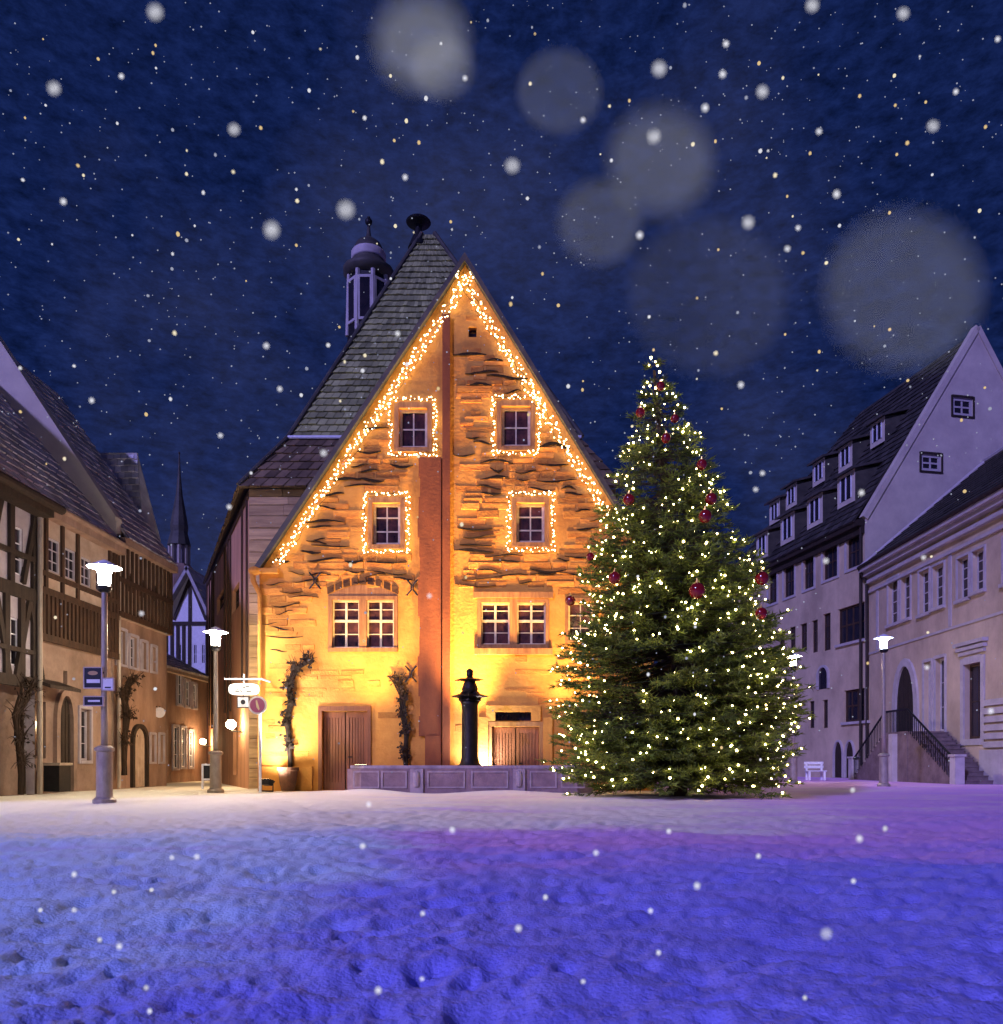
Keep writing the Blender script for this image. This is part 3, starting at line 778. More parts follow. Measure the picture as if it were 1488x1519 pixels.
def panel_frame(x0, x1, z0=.14, z1=.64, name='panel'):
    q = MB(); a, c = fu(x0), fu(x1); w_ = .045
    q.fbox(ff, a, c, -.01, .035, z0, z0 + w_); q.fbox(ff, a, c, -.01, .035, z1 - w_, z1)
    q.fbox(ff, a, a + w_, -.01, .034, z0 + w_, z1 - w_); q.fbox(ff, c - w_, c, -.01, .034, z0 + w_, z1 - w_)
    ob(name, q, MT['basintrim'], ft)
for x0, x1 in ((524, 563), (566, 604), (634, 690), (699, 754), (786, 826), (832, 868)): panel_frame(x0, x1)
for x0, x1 in ((609, 628), (761, 779)):
    q = MB(); a, c = fu(x0), fu(x1)
    q.fbox(ff, a, c, -.01, .07, -.1, zb - .1); q.lathe(ff.p((a + c) / 2, .06, 0), [(.03, .15), (.09, .2), (.1, .4), (.09, .6), (.03, .65)], 12)
    ob('pilaster', q, MT['basintrim'], ft)
# bronze column and figure
c = Vector((P(697, 0, FY).x, FY, 0)); kz = lambda y: CH + (CY - y) * FY / F
b = MB(); b.lathe(c, [(.42, 0), (.42, .75), (.30, .85), (.25, 1.05), (.24, kz(1060)), (.245, kz(1046)), (.30, kz(1040))], 20); ob('column', b, MT['bronze'], ft, smooth=True)
b = MB(); b.lathe(c, [(.34, kz(1040)), (.34, kz(1036)), (.54, kz(1033.8)), (.54, kz(1032.6)), (.31, kz(1029)), (.26, kz(1026))], 16, star=(1.0, .72, (1, 2, 3, 4))); ob('capital', b, MT['bronze'], ft)
b = MB(); b.lathe(c, [(.22, kz(1027)), (.25, kz(1022)), (.20, kz(1015)), (.16, kz(1011)), (.26, kz(1010)), (.42, kz(1008.8)), (.42, kz(1007.9)), (.14, kz(1006)), (.09, kz(1004))], 16, star=(1.0, .62, (4, 5, 6)))
fg = ob('figure', b, MT['bronze'], ft)
b = MB(); b.ball(c + Z * kz(1000), .105, 14, 10, (1, 1, 1.25)); b.lathe(c + Z * kz(997.5), [(.11, 0), (.1, .06), (.03, .12)], 10); ob('head', b, MT['bronze'], fg, smooth=True)

# floodlights behind the basin and beside the corner
def floodlight(label, loc, target, energy, colr, angle, blend=.7, size=.25):
    t = thing('floodlight', label, 'floodlight', loc, 'floodlights at the foot of the gable')
    loc = Vector(loc); d = (Vector(target) - loc).normalized(); s_ = d.cross(Z).normalized(); u_ = s_.cross(d)
    c = loc + Z * .35
    b = MB(); q = [c + s_ * x * .2 + u_ * y_ * .14 for x, y_ in ((-1, -1), (1, -1), (1, 1), (-1, 1))]
    b.hexa([v - d * .16 - (v - c) * .3 for v in q] + [v for v in q]); ob('housing', b, MT['black'], t)
    b = MB(); b.poly([v - (v - c) * .12 + d * .006 for v in q]); ob('lens', b, EM['flood'], t)
    b = MB(); b.tube([loc + s_ * -.22, loc + s_ * -.22 + Z * .36], .02, 6); b.tube([loc + s_ * .22, loc + s_ * .22 + Z * .36], .02, 6); b.tube([loc + s_ * -.22 + Z * .01, loc + s_ * .22 + Z * .01], .025, 6); ob('bracket', b, MT['black'], t)
    lamp_light('floodlight_beam', 'SPOT', c + d * .08, energy, colr, size, target, angle, blend)
WARM = (1, .60, .22)
floodlight('black floodlight on the ground behind the fountain, by its column', (-1.25, 25.45, 0), (-.9, 26.1, 4.5), 1500, (1, .97, .95), 150, .9)
floodlight('black floodlight by the corner downpipe of the ochre gable', (-7.75, 24.9, 0), (-7.2, 26.2, 4.2), 1500, (1, .96, .92), 140, .9)
floodlight('black floodlight in the left end of the fountain basin', (-4.7, 24.15, .45), (-4.6, 26.0, 9.6), 5600, WARM, 72, 1)
floodlight('black floodlight in the middle of the basin, behind the column', (-1.45, 24.95, .45), (-1.9, 26.0, 12.5), 17000, WARM, 56, 1)
floodlight('black floodlight in the right end of the fountain basin', (1.6, 24.15, .45), (1.2, 26.0, 9.8), 5600, WARM, 72, 1)

# ================================================================== FIR TREE
TYY = 21.5
tk = TYY / F
prof = [(1178, 100), (1150, 160), (1110, 180), (1060, 181), (980, 163), (900, 144), (830, 122), (750, 90), (680, 62), (610, 36), (565, 15), (530, 3)]
cxs = [(1178, 1006), (1060, 1006), (900, 996), (750, 988), (610, 975), (530, 969)]
def interp(tab, y):
    tab = sorted(tab)
    if y <= tab[0][0]: return tab[0][1]
    for (a, va), (b_, vb) in zip(tab, tab[1:]):
        if y <= b_: return va + (vb - va) * (y - a) / (b_ - a)
    return tab[-1][1]
def tree_c(z):
    y = CY - (z - CH) / tk; return Vector(((interp(cxs, y) - CX) * tk, TYY, z)), interp(prof, y) * tk
tb = Vector((P(1004, 0, TYY).x, TYY, 0))
FT = thing('christmas_tree', 'tall green fir hung with warm lights and red balls in front of the gable', 'christmas tree', tb)
ztop = CH + (CY - 530) * tk
b = MB(); b.tube([tree_c(z)[0] for z in [0 + ztop * .97 * i / 12 for i in range(13)]], [.24 * (1 - i / 13) + .015 for i in range(13)], 10); ob('trunk', b, MT['bark'], FT, smooth=True)
b = MB(); g_ = MB(); tips = []
def needles(p, d, l, n, tone):
    for i in range(n):
        t = (i + R()) / n; q = p + d * (l * t)
        a = Vector((U_(-1, 1), U_(-1, 1), U_(-.7, .9))); k = (d * .75 + a * .75).normalized()
        s_ = k.cross(Vector((U_(-1, 1), U_(-1, 1), U_(-1, 1)))).normalized() * U_(.012, .02)
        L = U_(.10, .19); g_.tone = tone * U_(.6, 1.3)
        g_.poly([q - s_, q + s_, q + k * L])
NB = 1400
for i in range(NB):
    f_ = 1 - math.sqrt(R())                                          # more boughs low down
    z = .26 + (ztop - .29) * f_
    c, r = tree_c(z)
    lump = 1 + .20 * noise.noise(Vector((z * .9, i * .0, 3))) 
    ph = U_(0, 2 * math.pi)
    lump *= 1 + .22 * noise.noise(Vector((math.cos(ph) * 1.8, math.sin(ph) * 1.8, z * .8)))
    L = r * lump * U_(.80, 1.06)
    if L < .12: L = .12
    rad_ = Vector((math.cos(ph), math.sin(ph), 0))
    rise = .30 * L if f_ < .6 else .1 * L
    dz = U_(-.12, .12) * L
    p0 = c + Z * min(rise * .5, ztop - z - .15); p2 = c + rad_ * L + Z * dz; pm = c + rad_ * L * .6 + Z * (-.07 * L + dz * .5)
    pts = []
    for k in range(7):
        t = k / 6; pts.append(p0 * (1 - t) ** 2 + pm * 2 * t * (1 - t) + p2 * t * t)
    b.tube(pts, [.03 * (1 - .85 * k / 6) * (.4 + .6 * min(1, L / 2)) for k in range(7)], 4, cap=False)
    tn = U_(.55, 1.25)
    st = max(3, int(L * 3.6))
    for k in range(st):
        t = .25 + .75 * (k + R()) / st
        q = p0 * (1 - t) ** 2 + pm * 2 * t * (1 - t) + p2 * t * t
        d = ((p2 - pm) * t + (pm - p0) * (1 - t)).normalized(); sd = d.cross(Z).normalized()
        for sg in (-1, 1):
            tw = (d * .8 + sd * sg * U_(.5, 1.0) + Z * U_(-.35, .25)).normalized(); l = (.42 * (1 - t) + .16) * U_(.7, 1.3) * min(1, .35 + L * .4)
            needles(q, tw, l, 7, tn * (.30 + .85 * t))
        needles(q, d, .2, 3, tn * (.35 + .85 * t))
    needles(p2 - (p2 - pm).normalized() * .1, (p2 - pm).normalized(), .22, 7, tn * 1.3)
    tips.append((p2, rad_))
ob('branch', b, MT['bark'], FT)
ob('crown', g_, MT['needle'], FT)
# tree lights
cand = []
for p2, rad_ in tips:
    cand.append(p2 + rad_ * U_(-.02, .10) + Z * U_(-.03, .07))
    if R() < .35: cand.append(p2 - rad_ * U_(.1, .35) + Z * U_(0, .15) + Vector((U_(-.2, .2), U_(-.2, .2), 0)))
cand = [p for p in cand if (R() < .60 if p.z > 5 else R() < .46)]
for _ in range(14):
    z = ztop - .02 - 1.1 * R(); c, r = tree_c(z); a = U_(0, 6.28); cand.append(c + Vector((math.cos(a), math.sin(a), 0)) * (r * .9 + .03))
vis = [p for p in cand if p.y < TYY]; hid = [p for p in cand if p.y >= TYY]
vis.sort(key=lambda p: p.y)
spiral = []
for k in range(900):
    t = k / 900; z = .6 + (ztop - 1.0) * t; c, r = tree_c(z); a = t * 2 * math.pi * 13
    spiral.append(c + Vector((math.cos(a), math.sin(a), 0)) * r * .86)
light_string('tree_light_string', 'warm white fairy lights wound through the green fir tree', vis + hid, .0215, EM['bulbtree'], [spiral], tuple(tb))
# red balls
bm_ = MB(); bm_.ball((0, 0, 0), .145, 20, 14)
cap = MB(); cap.lathe((0, 0, 0), [(.035, .137), (.035, .175), (.012, .18), (.01, .22)], 8)
me_b = me_c = None
BA = [(980, 573, 'red glass ball just below the tip of the fir', .8), (950, 612, 'red glass ball on the left edge, second from the tip of the fir', .85), (1001, 621, 'red glass ball on the right edge near the tip of the fir', .75),
      (988, 650, 'red glass ball in the middle of the narrow upper crown', .85), (1041, 689, 'red glass ball on the right edge of the upper fir crown', .9), (933, 741, 'red glass ball at left of the crown, level with the foot of the gable lights', 1.),
      (1055, 740, 'upper one of two red balls close together at right of the crown', 1.), (1046, 766, 'lower one of two red balls close together at right of the crown', 1.1), (912, 857, 'red glass ball at left of mid crown, right of the double window', 1.05),
      (1034, 876, 'largest red glass ball, facing the viewer in the middle of the crown', 1.3), (1130, 858, 'red glass ball on the right edge beside the pale house windows, upper of two', 1.15), (1129, 910, 'red glass ball on the right edge beside the pale house, lower of two', 1.),
      (846, 891, 'red glass ball hanging off the far left edge against the ochre wall', .95), (876, 826, 'red glass ball on the left edge, above the one against the ochre wall', .75)]
for i, (px, py, lab, s_) in enumerate(BA):
    Y = TYY - 1
    for _ in range(6):
        z = CH + (CY - py) * Y / F; x = (px - CX) * Y / F; c, r = tree_c(z); u = x - c.x
        Y = c.y - math.sqrt(max(.02, (r * 1.06) ** 2 - u * u)) - .12
    t = thing('bauble', lab, 'bauble', (x, Y, z), 'red balls on the fir')
    if me_b is None:
        o1 = ob('ball', bm_, MT['red'], None, smooth=True); o2 = ob('cap', cap, MT['gold'], None)
        me_b, me_c = o1.data, o2.data
    else:
        o1 = bpy.data.objects.new('ball', me_b); o2 = bpy.data.objects.new('cap', me_c); col.objects.link(o1); col.objects.link(o2)
    o1.parent = t; o2.parent = t; t.scale = (s_,) * 3

# ================================================================== LEFT SIDE OF THE SQUARE
XL = -13.9
fl = Fr((XL, 0), (0, 1), (1, 0))                    # u equals world y on this side
def lhouse(name, label, u0, u1, eave, ground_m, loc=None):
    return thing(name, label, 'house', (XL, u0, 0))
def studs(mb, fr, u0, u1, z0, z1, n, w=.14, d=.07, holes=()):
    for i in range(n + 1):
        u = u0 + (u1 - u0) * i / n
        u = min(max(u, u0 + w / 2), u1 - w / 2)
        if any(h[0] - .02 < u < h[1] + .02 and h[2] < (z0 + z1) / 2 < h[3] for h in holes): continue
        mb.fbox(fr, u - w / 2, u + w / 2, -.02, d, z0, z1)
def rail(mb, fr, u0, u1, z, h=.2, d=.085): mb.fbox(fr, u0, u1, -.02, d, z - h / 2, z + h / 2)

# --- L2: tan house with close studding
u0, u1 = fl.hit(40, 0)[0], fl.hit(166, 0)[0]
t = thing('timbered_house', 'tan plastered house with close brown studding and pointed arched doorway', 'house', (XL, u0, 0))
ev = 8.35
hs = [fl.rect(62, 80, 800, 850), fl.rect(88, 104, 815, 860), fl.rect(112, 127, 828, 870), fl.rect(134, 147, 838, 878)]
gr = [fl.rect(118, 133, 1052, 1128), fl.rect(47, 68, 1040, 1125), fl.rect(94, 100, 995, 1018)]
b = MB(); b.wall(fl, [(u0, -.1), (u1, -.1), (u1, 4.4), (u0, 4.4)], gr, .25); ob('wall', b, MT['tanwall'], t)
fu2 = Fr((XL + .18, 0), (0, 1), (1, 0))
b = MB(); b.wall(fu2, [(u0, 4.4), (u1, 4.4), (u1, ev), (u0, ev)], hs, .2); b.poly([fu2.p(u0, 0, 4.4), fu2.p(u1, 0, 4.4), fu2.p(u1, -.3, 4.4), fu2.p(u0, -.3, 4.4)])
shell(b, fl, u0, u1, 9, ev); ob('upper_wall', b, MT['panelbrown'], t)
b = MB(); studs(b, fu2, u0, u1, 4.6, 5.75, 22, .12); studs(b, fu2, u0, u1, 5.95, ev - .2, 17, .13, holes=hs)
for z in (4.5, 5.85, ev - .15): rail(b, fu2, u0, u1, z)
rail(b, fu2, u0, u1, 6.35, .14, .08)
ob('timber_frame', b, MT['timberbrown'], t)
for h in hs: window(fu2, h, t, MT['panel'], MT['glass'], 2, 3, fw=.06, d=-.1)
window(fl, gr[0], t, MT['panel'], MT['glass'], 2, 3, fw=.07, surround=MT['panel'], sw=.1); window(fl, gr[1], t, MT['timberbrown'], MT['glass'], 2, 3, fw=.07); window(fl, gr[2], t, MT['timberbrown'], MT['glass'], 1, 1, fw=.04)
r = fl.rect(84, 104, 1032, 1168); r = (r[0], r[1], 0, r[3]); arch_door(fl, r, t, MT['timber'], MT['tanwall'], spring=.62, point=1, grow=.18)
b = MB(); q = fl.rect(38, 86, 1012, 1024)
b.hexa([fl.p(q[0], .0, q[3]), fl.p(q[1], 0, q[3]), fl.p(q[1], .7, q[2]), fl.p(q[0], .7, q[2]), fl.p(q[0], 0, q[3] + .1), fl.p(q[1], 0, q[3] + .1), fl.p(q[1], .7, q[2] + .1), fl.p(q[0], .7, q[2] + .1)]); ob('canopy', b, MT['timber'], t)
b = MB(); k = 1.33; dep = 4.6
b.tiles(fl.p(u0, .45, ev - .1), fl.p(u1, .45, ev - .1), fl.p(u1, -dep, ev + dep * k), fl.p(u0, -dep, ev + dep * k), 18, 20, .04, .02)
b.tiles(fl.p(u0, -9.2, ev), fl.p(u1, -9.2, ev), fl.p(u1, -dep, ev + dep * k), fl.p(u0, -dep, ev + dep * k), 4, 4, .04, .02); rf = ob('roof', b, MT['lefttile'], t)
b = MB(); b.fbox(fl, u0, u1, .12, .5, ev - .38, ev - .14); b.tube([fl.p(u0, .52, ev - .08), fl.p(u1, .52, ev - .08)], .09, 8); ob('eaves', b, MT['brownwall'], t)

# --- L1: nearest half-timbered house, mostly out of frame
v1 = u0 - .05; v0 = 15.5; fn = Fr((XL + .25, 0), (0, 1), (1, 0)); ev1 = 8.2
t = thing('timbered_house', 'half timbered house with pale panels and dark posts at the left edge', 'house', (XL, v0, 0))
hs = [(u_, u_ + .55, 6.0, 7.3) for u_ in (16.4, 17.8, 19.2, 20.6, 21.7)] + [(u_, u_ + .6, 3.5, 4.8) for u_ in (16.6, 18.4, 20.2, 21.5)]
gr = [(20.4, 21.2, 1.1, 2.2), (17, 18.2, .9, 2.2)]
b = MB(); b.wall(fn, [(v0, 3.0), (v1, 3.0), (v1, ev1), (v0, ev1)], hs, .2); b.poly([fn.p(v0, 0, 3), fn.p(v1, 0, 3), fn.p(v1, -.5, 3), fn.p(v0, -.5, 3)]); shell(b, fn, v0, v1, 9, ev1); ob('upper_wall', b, MT['panel'], t)
fg_ = Fr((XL - .05, 0), (0, 1), (1, 0)); b = MB(); b.wall(fg_, [(v0, -.1), (v1, -.1), (v1, 3), (v0, 3)], gr, .25); ob('wall', b, MT['tanwall'], t)
b = MB()
studs(b, fn, v0, v1, 5.7, ev1 - .1, 13, .2, .09, hs); studs(b, fn, v0, v1, 3.1, 5.5, 11, .2, .09, hs)
for z, h in ((3.1, .3), (5.55, .36), (ev1 - .15, .3), (3.95, .12), (6.55, .14)): rail(b, fn, v0, v1, z, h, .11)
for k in range(5):
    a = v0 + .4 + k * 1.5; b.bar(fn, (a, 3.2), (a + .6, 5.4), .16, -.02, .088); b.bar(fn, (a + .3, 5.8), (a + .9, 8), .15, -.02, .088)
    b.bar(fn, (a + 1.2, 3.2), (a + .62, 5.4), .16, -.02, .084)
ob('timber_frame', b, MT['timber'], t)
for h in hs: window(fn, h, t, MT['white'], MT['glass'], 2, 3, fw=.05, d=-.1)
for h in gr: window(fg_, h, t, MT['timberbrown'], MT['glass'], 2, 2, fw=.06)
b = MB(); b.tiles(fn.p(v0, .5, ev1 - .1), fn.p(v1, .5, ev1 - .1), fn.p(v1, -4.6, ev1 + 4.6 * 1.28), fn.p(v0, -4.6, ev1 + 4.6 * 1.28), 18, 24, .04, .02); ob('roof', b, MT['lefttile'], t)
b = MB(); b.tube([fn.p(v0, .6, ev1 - .12), fn.p(v1 + .3, .6, ev1 - .12)], .13, 10); b.fbox(fn, v0, v1, .1, .55, ev1 - .42, ev1 - .16); ob('gutter', b, MT['timber'], t)
b = MB(); b.tube([fn.p(v1 - .02, .16, ev1 - .2), fn.p(v1 - .02, .16, 0)], .07, 8); ob('downpipe', b, MT['lampgrey'], t)

# --- L3: taller house whose pale gable stands above the roofs
w0, w1 = u1 + .04, fl.hit(247, 0)[0]; ev3 = 8.75
t = thing('timbered_house', 'taller brown studded house with pale bare gable rising above its neighbour', 'house', (XL, w0, 0))
hs = [fl.rect(180, 190, 850, 878), fl.rect(200, 209, 860, 886), fl.rect(218, 226, 868, 892)]
gr = [fl.rect(172, 186, 935, 985), fl.rect(192, 203, 945, 990), fl.rect(209, 217, 953, 993), fl.rect(224, 231, 960, 996), fl.rect(222, 229, 1090, 1130), fl.rect(236, 242, 1090, 1130)]
b = MB(); b.wall(fl, [(w0, -.1), (w1, -.1), (w1, 5.9), (w0, 5.9)], gr, .25); ob('wall', b, MT['brownwall'], t)
b = MB(); b.wall(fu2, [(w0, 5.9), (w1, 5.9), (w1, ev3), (w0, ev3)], hs, .2); b.poly([fu2.p(w0, 0, 5.9), fu2.p(w1, 0, 5.9), fu2.p(w1, -.3, 5.9), fu2.p(w0, -.3, 5.9)]); shell(b, fl, w0, w1, 8.5, ev3); ob('upper_wall', b, MT['panelbrown'], t)
b = MB(); studs(b, fu2, w0, w1, 6.1, 7.1, 15, .11); studs(b, fu2, w0, w1, 7.25, ev3 - .2, 13, .12, holes=hs)
for z in (6.0, 7.18, ev3 - .15): rail(b, fu2, w0, w1, z, .18)
ob('timber_frame', b, MT['timberbrown'], t)
for h in hs: window(fu2, h, t, MT['panel'], MT['glass'], 2, 2, fw=.05, d=-.1)
for h in gr: window(fl, h, t, MT['panel'], MT['glass'], 2, 3, fw=.06, surround=MT['panel'], sw=.08)
r = fl.rect(196, 214, 1080, 1160); r = (r[0], r[1], 0, r[3]); arch_door(fl, r, t, MT['panelbrown'], MT['timber'], spring=.7, point=1, grow=.15)
k = 1.49; dep = 4.3
gp = [fl.p(w0, .15, ev3 - .5), fl.p(w0, .15, ev3 + .4), fl.p(w0, -dep, ev3 + .75 + k * dep), fl.p(w0, -2 * dep, ev3 + .4), fl.p(w0, -2 * dep, ev3 - .5)]
b = MB(); n0 = [p + Vector((0, -.02, 0)) for p in gp]; n1_ = [p + Vector((0, .28, 0)) for p in gp]
b.poly(n0); b.poly(list(reversed(n1_)))
for i in range(5): b.poly([n0[i], n0[(i + 1) % 5], n1_[(i + 1) % 5], n1_[i]])
gb_ = ob('gable_wall', b, MT['palegable'], t)
b = MB()
for i in (1, 2):
    a, c = gp[i], gp[i + 1]; b.hexa([a + Vector((0, -.1, .0)), c + Vector((0, -.1, 0)), c + Vector((0, .34, 0)), a + Vector((0, .34, 0)), a + Vector((0, -.1, .14)), c + Vector((0, -.1, .14)), c + Vector((0, .34, .14)), a + Vector((0, .34, .14))])
ob('coping', b, MT['palegable'], gb_)
b = MB(); b.tiles(fl.p(w0 + .3, .4, ev3 - .1), fl.p(w1, .4, ev3 - .1), fl.p(w1, -dep, ev3 + .3 + k * dep), fl.p(w0 + .3, -dep, ev3 + .3 + k * dep), 22, 16, .04, .02)
b.tiles(fl.p(w0 + .3, -2 * dep, ev3 - .1), fl.p(w1, -2 * dep, ev3 - .1), fl.p(w1, -dep, ev3 + .3 + k * dep), fl.p(w0 + .3, -dep, ev3 + .3 + k * dep), 4, 4); ob('roof', b, MT['lefttile'], t)
b = MB(); b.poly([fl.p(w1 - .02, 0, ev3 - .2), fl.p(w1 - .02, -dep, ev3 + .1 + k * dep), fl.p(w1 - .02, -2 * dep, ev3 - .2)]); ob('rear_gable', b, MT['brownwall'], t)
b = MB(); b.fbox(fl, w0, w1, .12, .46, ev3 - .4, ev3 - .15); ob('eaves', b, MT['brownwall'], t)
b = MB(); b.tube([fl.p(w0 + .06, .2, ev3 - .3), fl.p(w0 + .06, .2, 0)], .06, 8); ob('downpipe', b, MT['lampgrey'], t)

# --- L4: dark roof behind with ridge across
t = thing('tiled_house', 'set back house showing only a steep dark tiled roof with level ridge', 'house', (-19, 33, 0))
fr4 = Fr((-24, 32.3), (1, 0), (0, -1)); we = 24 + P(212, 0, 32.3).x
b = MB(); b.fbox(fr4, 0, we, -2.2, 0, 0, 8.6); ob('wall', b, MT['brownwall'], t)
rz = P(0, 672, 33.4).z
b = MB(); b.tiles(fr4.p(0, .15, 8.5), fr4.p(we + .15, .15, 8.5), Vector((P(204, 0, 33.4).x, 33.4, rz)), Vector((-24, 33.4, rz)), 18, 30, .05, .02)
b.tiles(fr4.p(0, -2.35, 8.5), fr4.p(we + .15, -2.35, 8.5), Vector((P(204, 0, 33.4).x, 33.4, rz)), Vector((-24, 33.4, rz)), 3, 3)
b.poly([fr4.p(we + .1, .1, 8.5), fr4.p(we + .1, -2.3, 8.5), Vector((P(204, 0, 33.4).x, 33.4, rz))]); ob('roof', b, MT['lefttile'], t)

# --- L5: low shuttered house further down the lane
f5 = Fr((-16, 0), (0, 1), (1, 0)); s0, s1, e5 = 34.8, 41.5, 5.3
t = thing('lane_house', 'low brown house with pale shutters further down the lane', 'house', (-16, s0, 0))
hs = [f5.rect(262, 270, 1000, 1045), f5.rect(274, 281, 1010, 1048), f5.rect(285, 291, 1015, 1050)]
gr = [f5.rect(256, 264, 1078, 1140), f5.rect(268, 275, 1080, 1138), f5.rect(280, 286, 1085, 1138), f5.rect(238, 245, 1085, 1130)]
b = MB(); b.wall(f5, [(s0, -.1), (s1, -.1), (s1, e5), (s0, e5)], hs + gr, .2); shell(b, f5, s0, s1, 5, e5); ob('wall', b, MT['brownwall'], t)
for h in hs + gr: window(f5, h, t, MT['white'], MT['glass'], 2, 3, fw=.06, d=-.08, surround=MT['panel'], sw=.09)
b = MB(); b.tiles(f5.p(s0, .35, e5 - .1), f5.p(s1, .35, e5 - .1), f5.p(s1, -2.8, e5 + 1.6), f5.p(s0, -2.8, e5 + 1.6), 8, 20, .04, .02); ob('roof', b, MT['lefttile'], t)
b = MB(); b.fbox(f5, s0, s1, .02, .3, e5 - .3, e5 - .12); ob('eaves', b, MT['panelbrown'], t)

# --- E1: gabled white timbered house closing the lane
EY = 45.; fe = Fr((P(238, 0, EY).x, EY), (1, 0), (0, -1))
def ep(px, py): return fe.hit(px, py)
t = thing('timbered_house', 'white half timbered gable house closing the end of the lane', 'house', (P(275, 0, EY).x, EY, 0))
wl, wr_ = ep(238, 0)[0], ep(316, 0)[0]; ze = ep(0, 925)[1]; za = ep(0, 846)[1]; um = ep(282, 0)[0]
hs = [fe.rect(286, 293, 955, 985), fe.rect(298, 305, 955, 985), fe.rect(286, 293, 1020, 1055), fe.rect(298, 305, 1020, 1055), fe.rect(262, 270, 955, 985)]
b = MB(); b.wall(fe, [(wl, -.1), (wr_, -.1), (wr_, ze), (um, za), (wl, ze)], hs, .2); shell(b, fe, wl, wr_, 7, ze); ob('wall', b, MT['white'], t)
b = MB(); studs(b, fe, wl, wr_, .3, ze, 9, .16, .06, hs)
for z in (2.6, 5., ze): rail(b, fe, wl, wr_, z, .2, .075)
b.bar(fe, (um - .9, ze + .2), (um, za - .5), .15, -.02, .06); b.bar(fe, (um + .9, ze + .2), (um, za - .5), .15, -.02, .06); b.bar(fe, (um, ze), (um, za - .3), .15, -.02, .07)
ob('timber_frame', b, MT['timber'], t)
for h in hs: window(fe, h, t, MT['white'], MT['glass'], 2, 2, fw=.06, d=-.08)
b = MB(); A = fe.p(um, .5, za + .15); Bk = fe.p(um, -7, za + .15)
for e_ in (wl - .3, wr_ + .3):
    E0, E1_ = fe.p(e_, .5, ze - .25), fe.p(e_, -7, ze - .25); b.tiles(E0, E1_, Bk, A, 8, 10, .04, .02, .16)
ob('roof', b, MT['lefttile'], t)

# --- church spire far behind
SY = 62.; sx = P(266, 0, SY).x; sz = lambda y: CH + (CY - y) * SY / F; k = SY / F
t = thing('church_spire', 'slim dark church spire with open lantern above the lane roofs', 'spire', (sx, SY, 0))
b = MB(); b.lathe((sx, SY, 0), [(20 * k, 0), (20 * k, sz(843)), (17 * k, sz(840)), (16 * k, sz(838))], 8); ob('tower', b, MT['brownwall'], t)
b = MB()
for j in range(8):
    a = math.pi / 8 + j * math.pi / 4; b.tube([(sx + 13 * k * math.cos(a), SY + 13 * k * math.sin(a), sz(840)), (sx + 13 * k * math.cos(a), SY + 13 * k * math.sin(a), sz(808))], .13, 6)
ob('lantern', b, MT['lampgrey'], t)
b = MB(); b.lathe((sx, SY, 0), [(9 * k, sz(840)), (9 * k, sz(808))], 8); ob('lantern_core', b, MT['panel'], t)
b = MB(); b.lathe((sx, SY, 0), [(17 * k, sz(810)), (15.5 * k, sz(803)), (12 * k, sz(790)), (13 * k, sz(782)), (11 * k, sz(768)), (5 * k, sz(735)), (2.2 * k, sz(705)), (1 * k, sz(678)), (.8 * k, sz(674)), (1.8 * k, sz(672)), (.6 * k, sz(670))], 10); ob('spire', b, MT['darktile'], t)

# bare climber, letter box, bin, hanging disc on the left row
fl2 = Fr((XL + .3, 0), (0, 1), (1, 0))
def lp(px, py): return fl2.hit(px, py)
climber('bare twisted climber trunk on the corner of the tan house', fl2, [lp(27, 1178), lp(27, 1130), lp(25, 1095), lp(22, 1060), lp(30, 1035), lp(36, 1020)], .55, 90, fl2.p(lp(27, 0)[0], 0, 0))
climber('bushy climber over the lane corner behind the front street lamp', Fr((XL + .2, 0), (0, 1), (1, 0)), [fl.hit(172, 1150), fl.hit(172, 1100), fl.hit(176, 1060), fl.hit(172, 1030), fl.hit(182, 1010)], .6, 320, fl.p(fl.hit(172, 0)[0], .2, 0))
q = fl.rect(46, 70, 1136, 1166)
t = thing('litter_bin', 'square black litter bin by the tan house wall', 'bin', fl.p((q[0] + q[1]) / 2, .5, 0))
b = MB(); b.fbox(fl, q[0] + .1, q[1] - .1, .3, .75, .05, .8); ob('bin_body', b, MT['black'], t)
b = MB(); b.fbox(fl, q[0] + .06, q[1] - .06, .26, .79, .805, .88); ob('lid', b, MT['lampgrey'], t)
t = thing('hanging_sign', 'round pale blue disc sign on a bracket down the lane', 'sign', fl.p(fl.hit(237, 0)[0], .5, fl.hit(237, 1056)[1]))
b = MB(); c = P(237, 1057, 31.0); b.tube([c + Vector((0, -.03, 0)), c + Vector((0, .03, 0))], .2, 24); ob('disc', b, MT['white'], t)
b = MB(); b.tube([c + Vector((-.1, .0, .22)), Vector((XL, c.y, c.z + .24))], .025, 6); b.tube([c + Vector((0, 0, .17)), c + Vector((0, 0, .24))], .02, 6); ob('bracket', b, MT['black'], t)

# ================================================================== RIGHT SIDE OF THE SQUARE
XR = 20.3
fa = Fr((XR, 0), (0, 1), (-1, 0)); a0, a1 = 24., fa.hit(1289, 0)[0]; eA = 12.2
t = thing('stone_house', 'pale rendered house with heavy cornice and double outside stair at right', 'house', (XR, a0, 0))
AH = t
up = [fa.rect(1318, 1333, 858, 925), fa.rect(1337, 1351, 852, 918), fa.rect(1364, 1379, 846, 910), fa.rect(1384, 1401, 838, 900), fa.rect(1421, 1438, 826, 888), fa.rect(1443, 1461, 815, 876)]
dY = up[4][0] - up[2][0]
up += [(h[0] + dY * (k + 1), h[1] + dY * (k + 1), up[4][2], up[4][3]) for k in range(3) for h in up[4:6]]
lo_ = [fa.rect(1371, 1382, 982, 1046), fa.rect(1388, 1402, 976, 1043)]
dr = fa.rect(1431, 1456, 984, 1096)
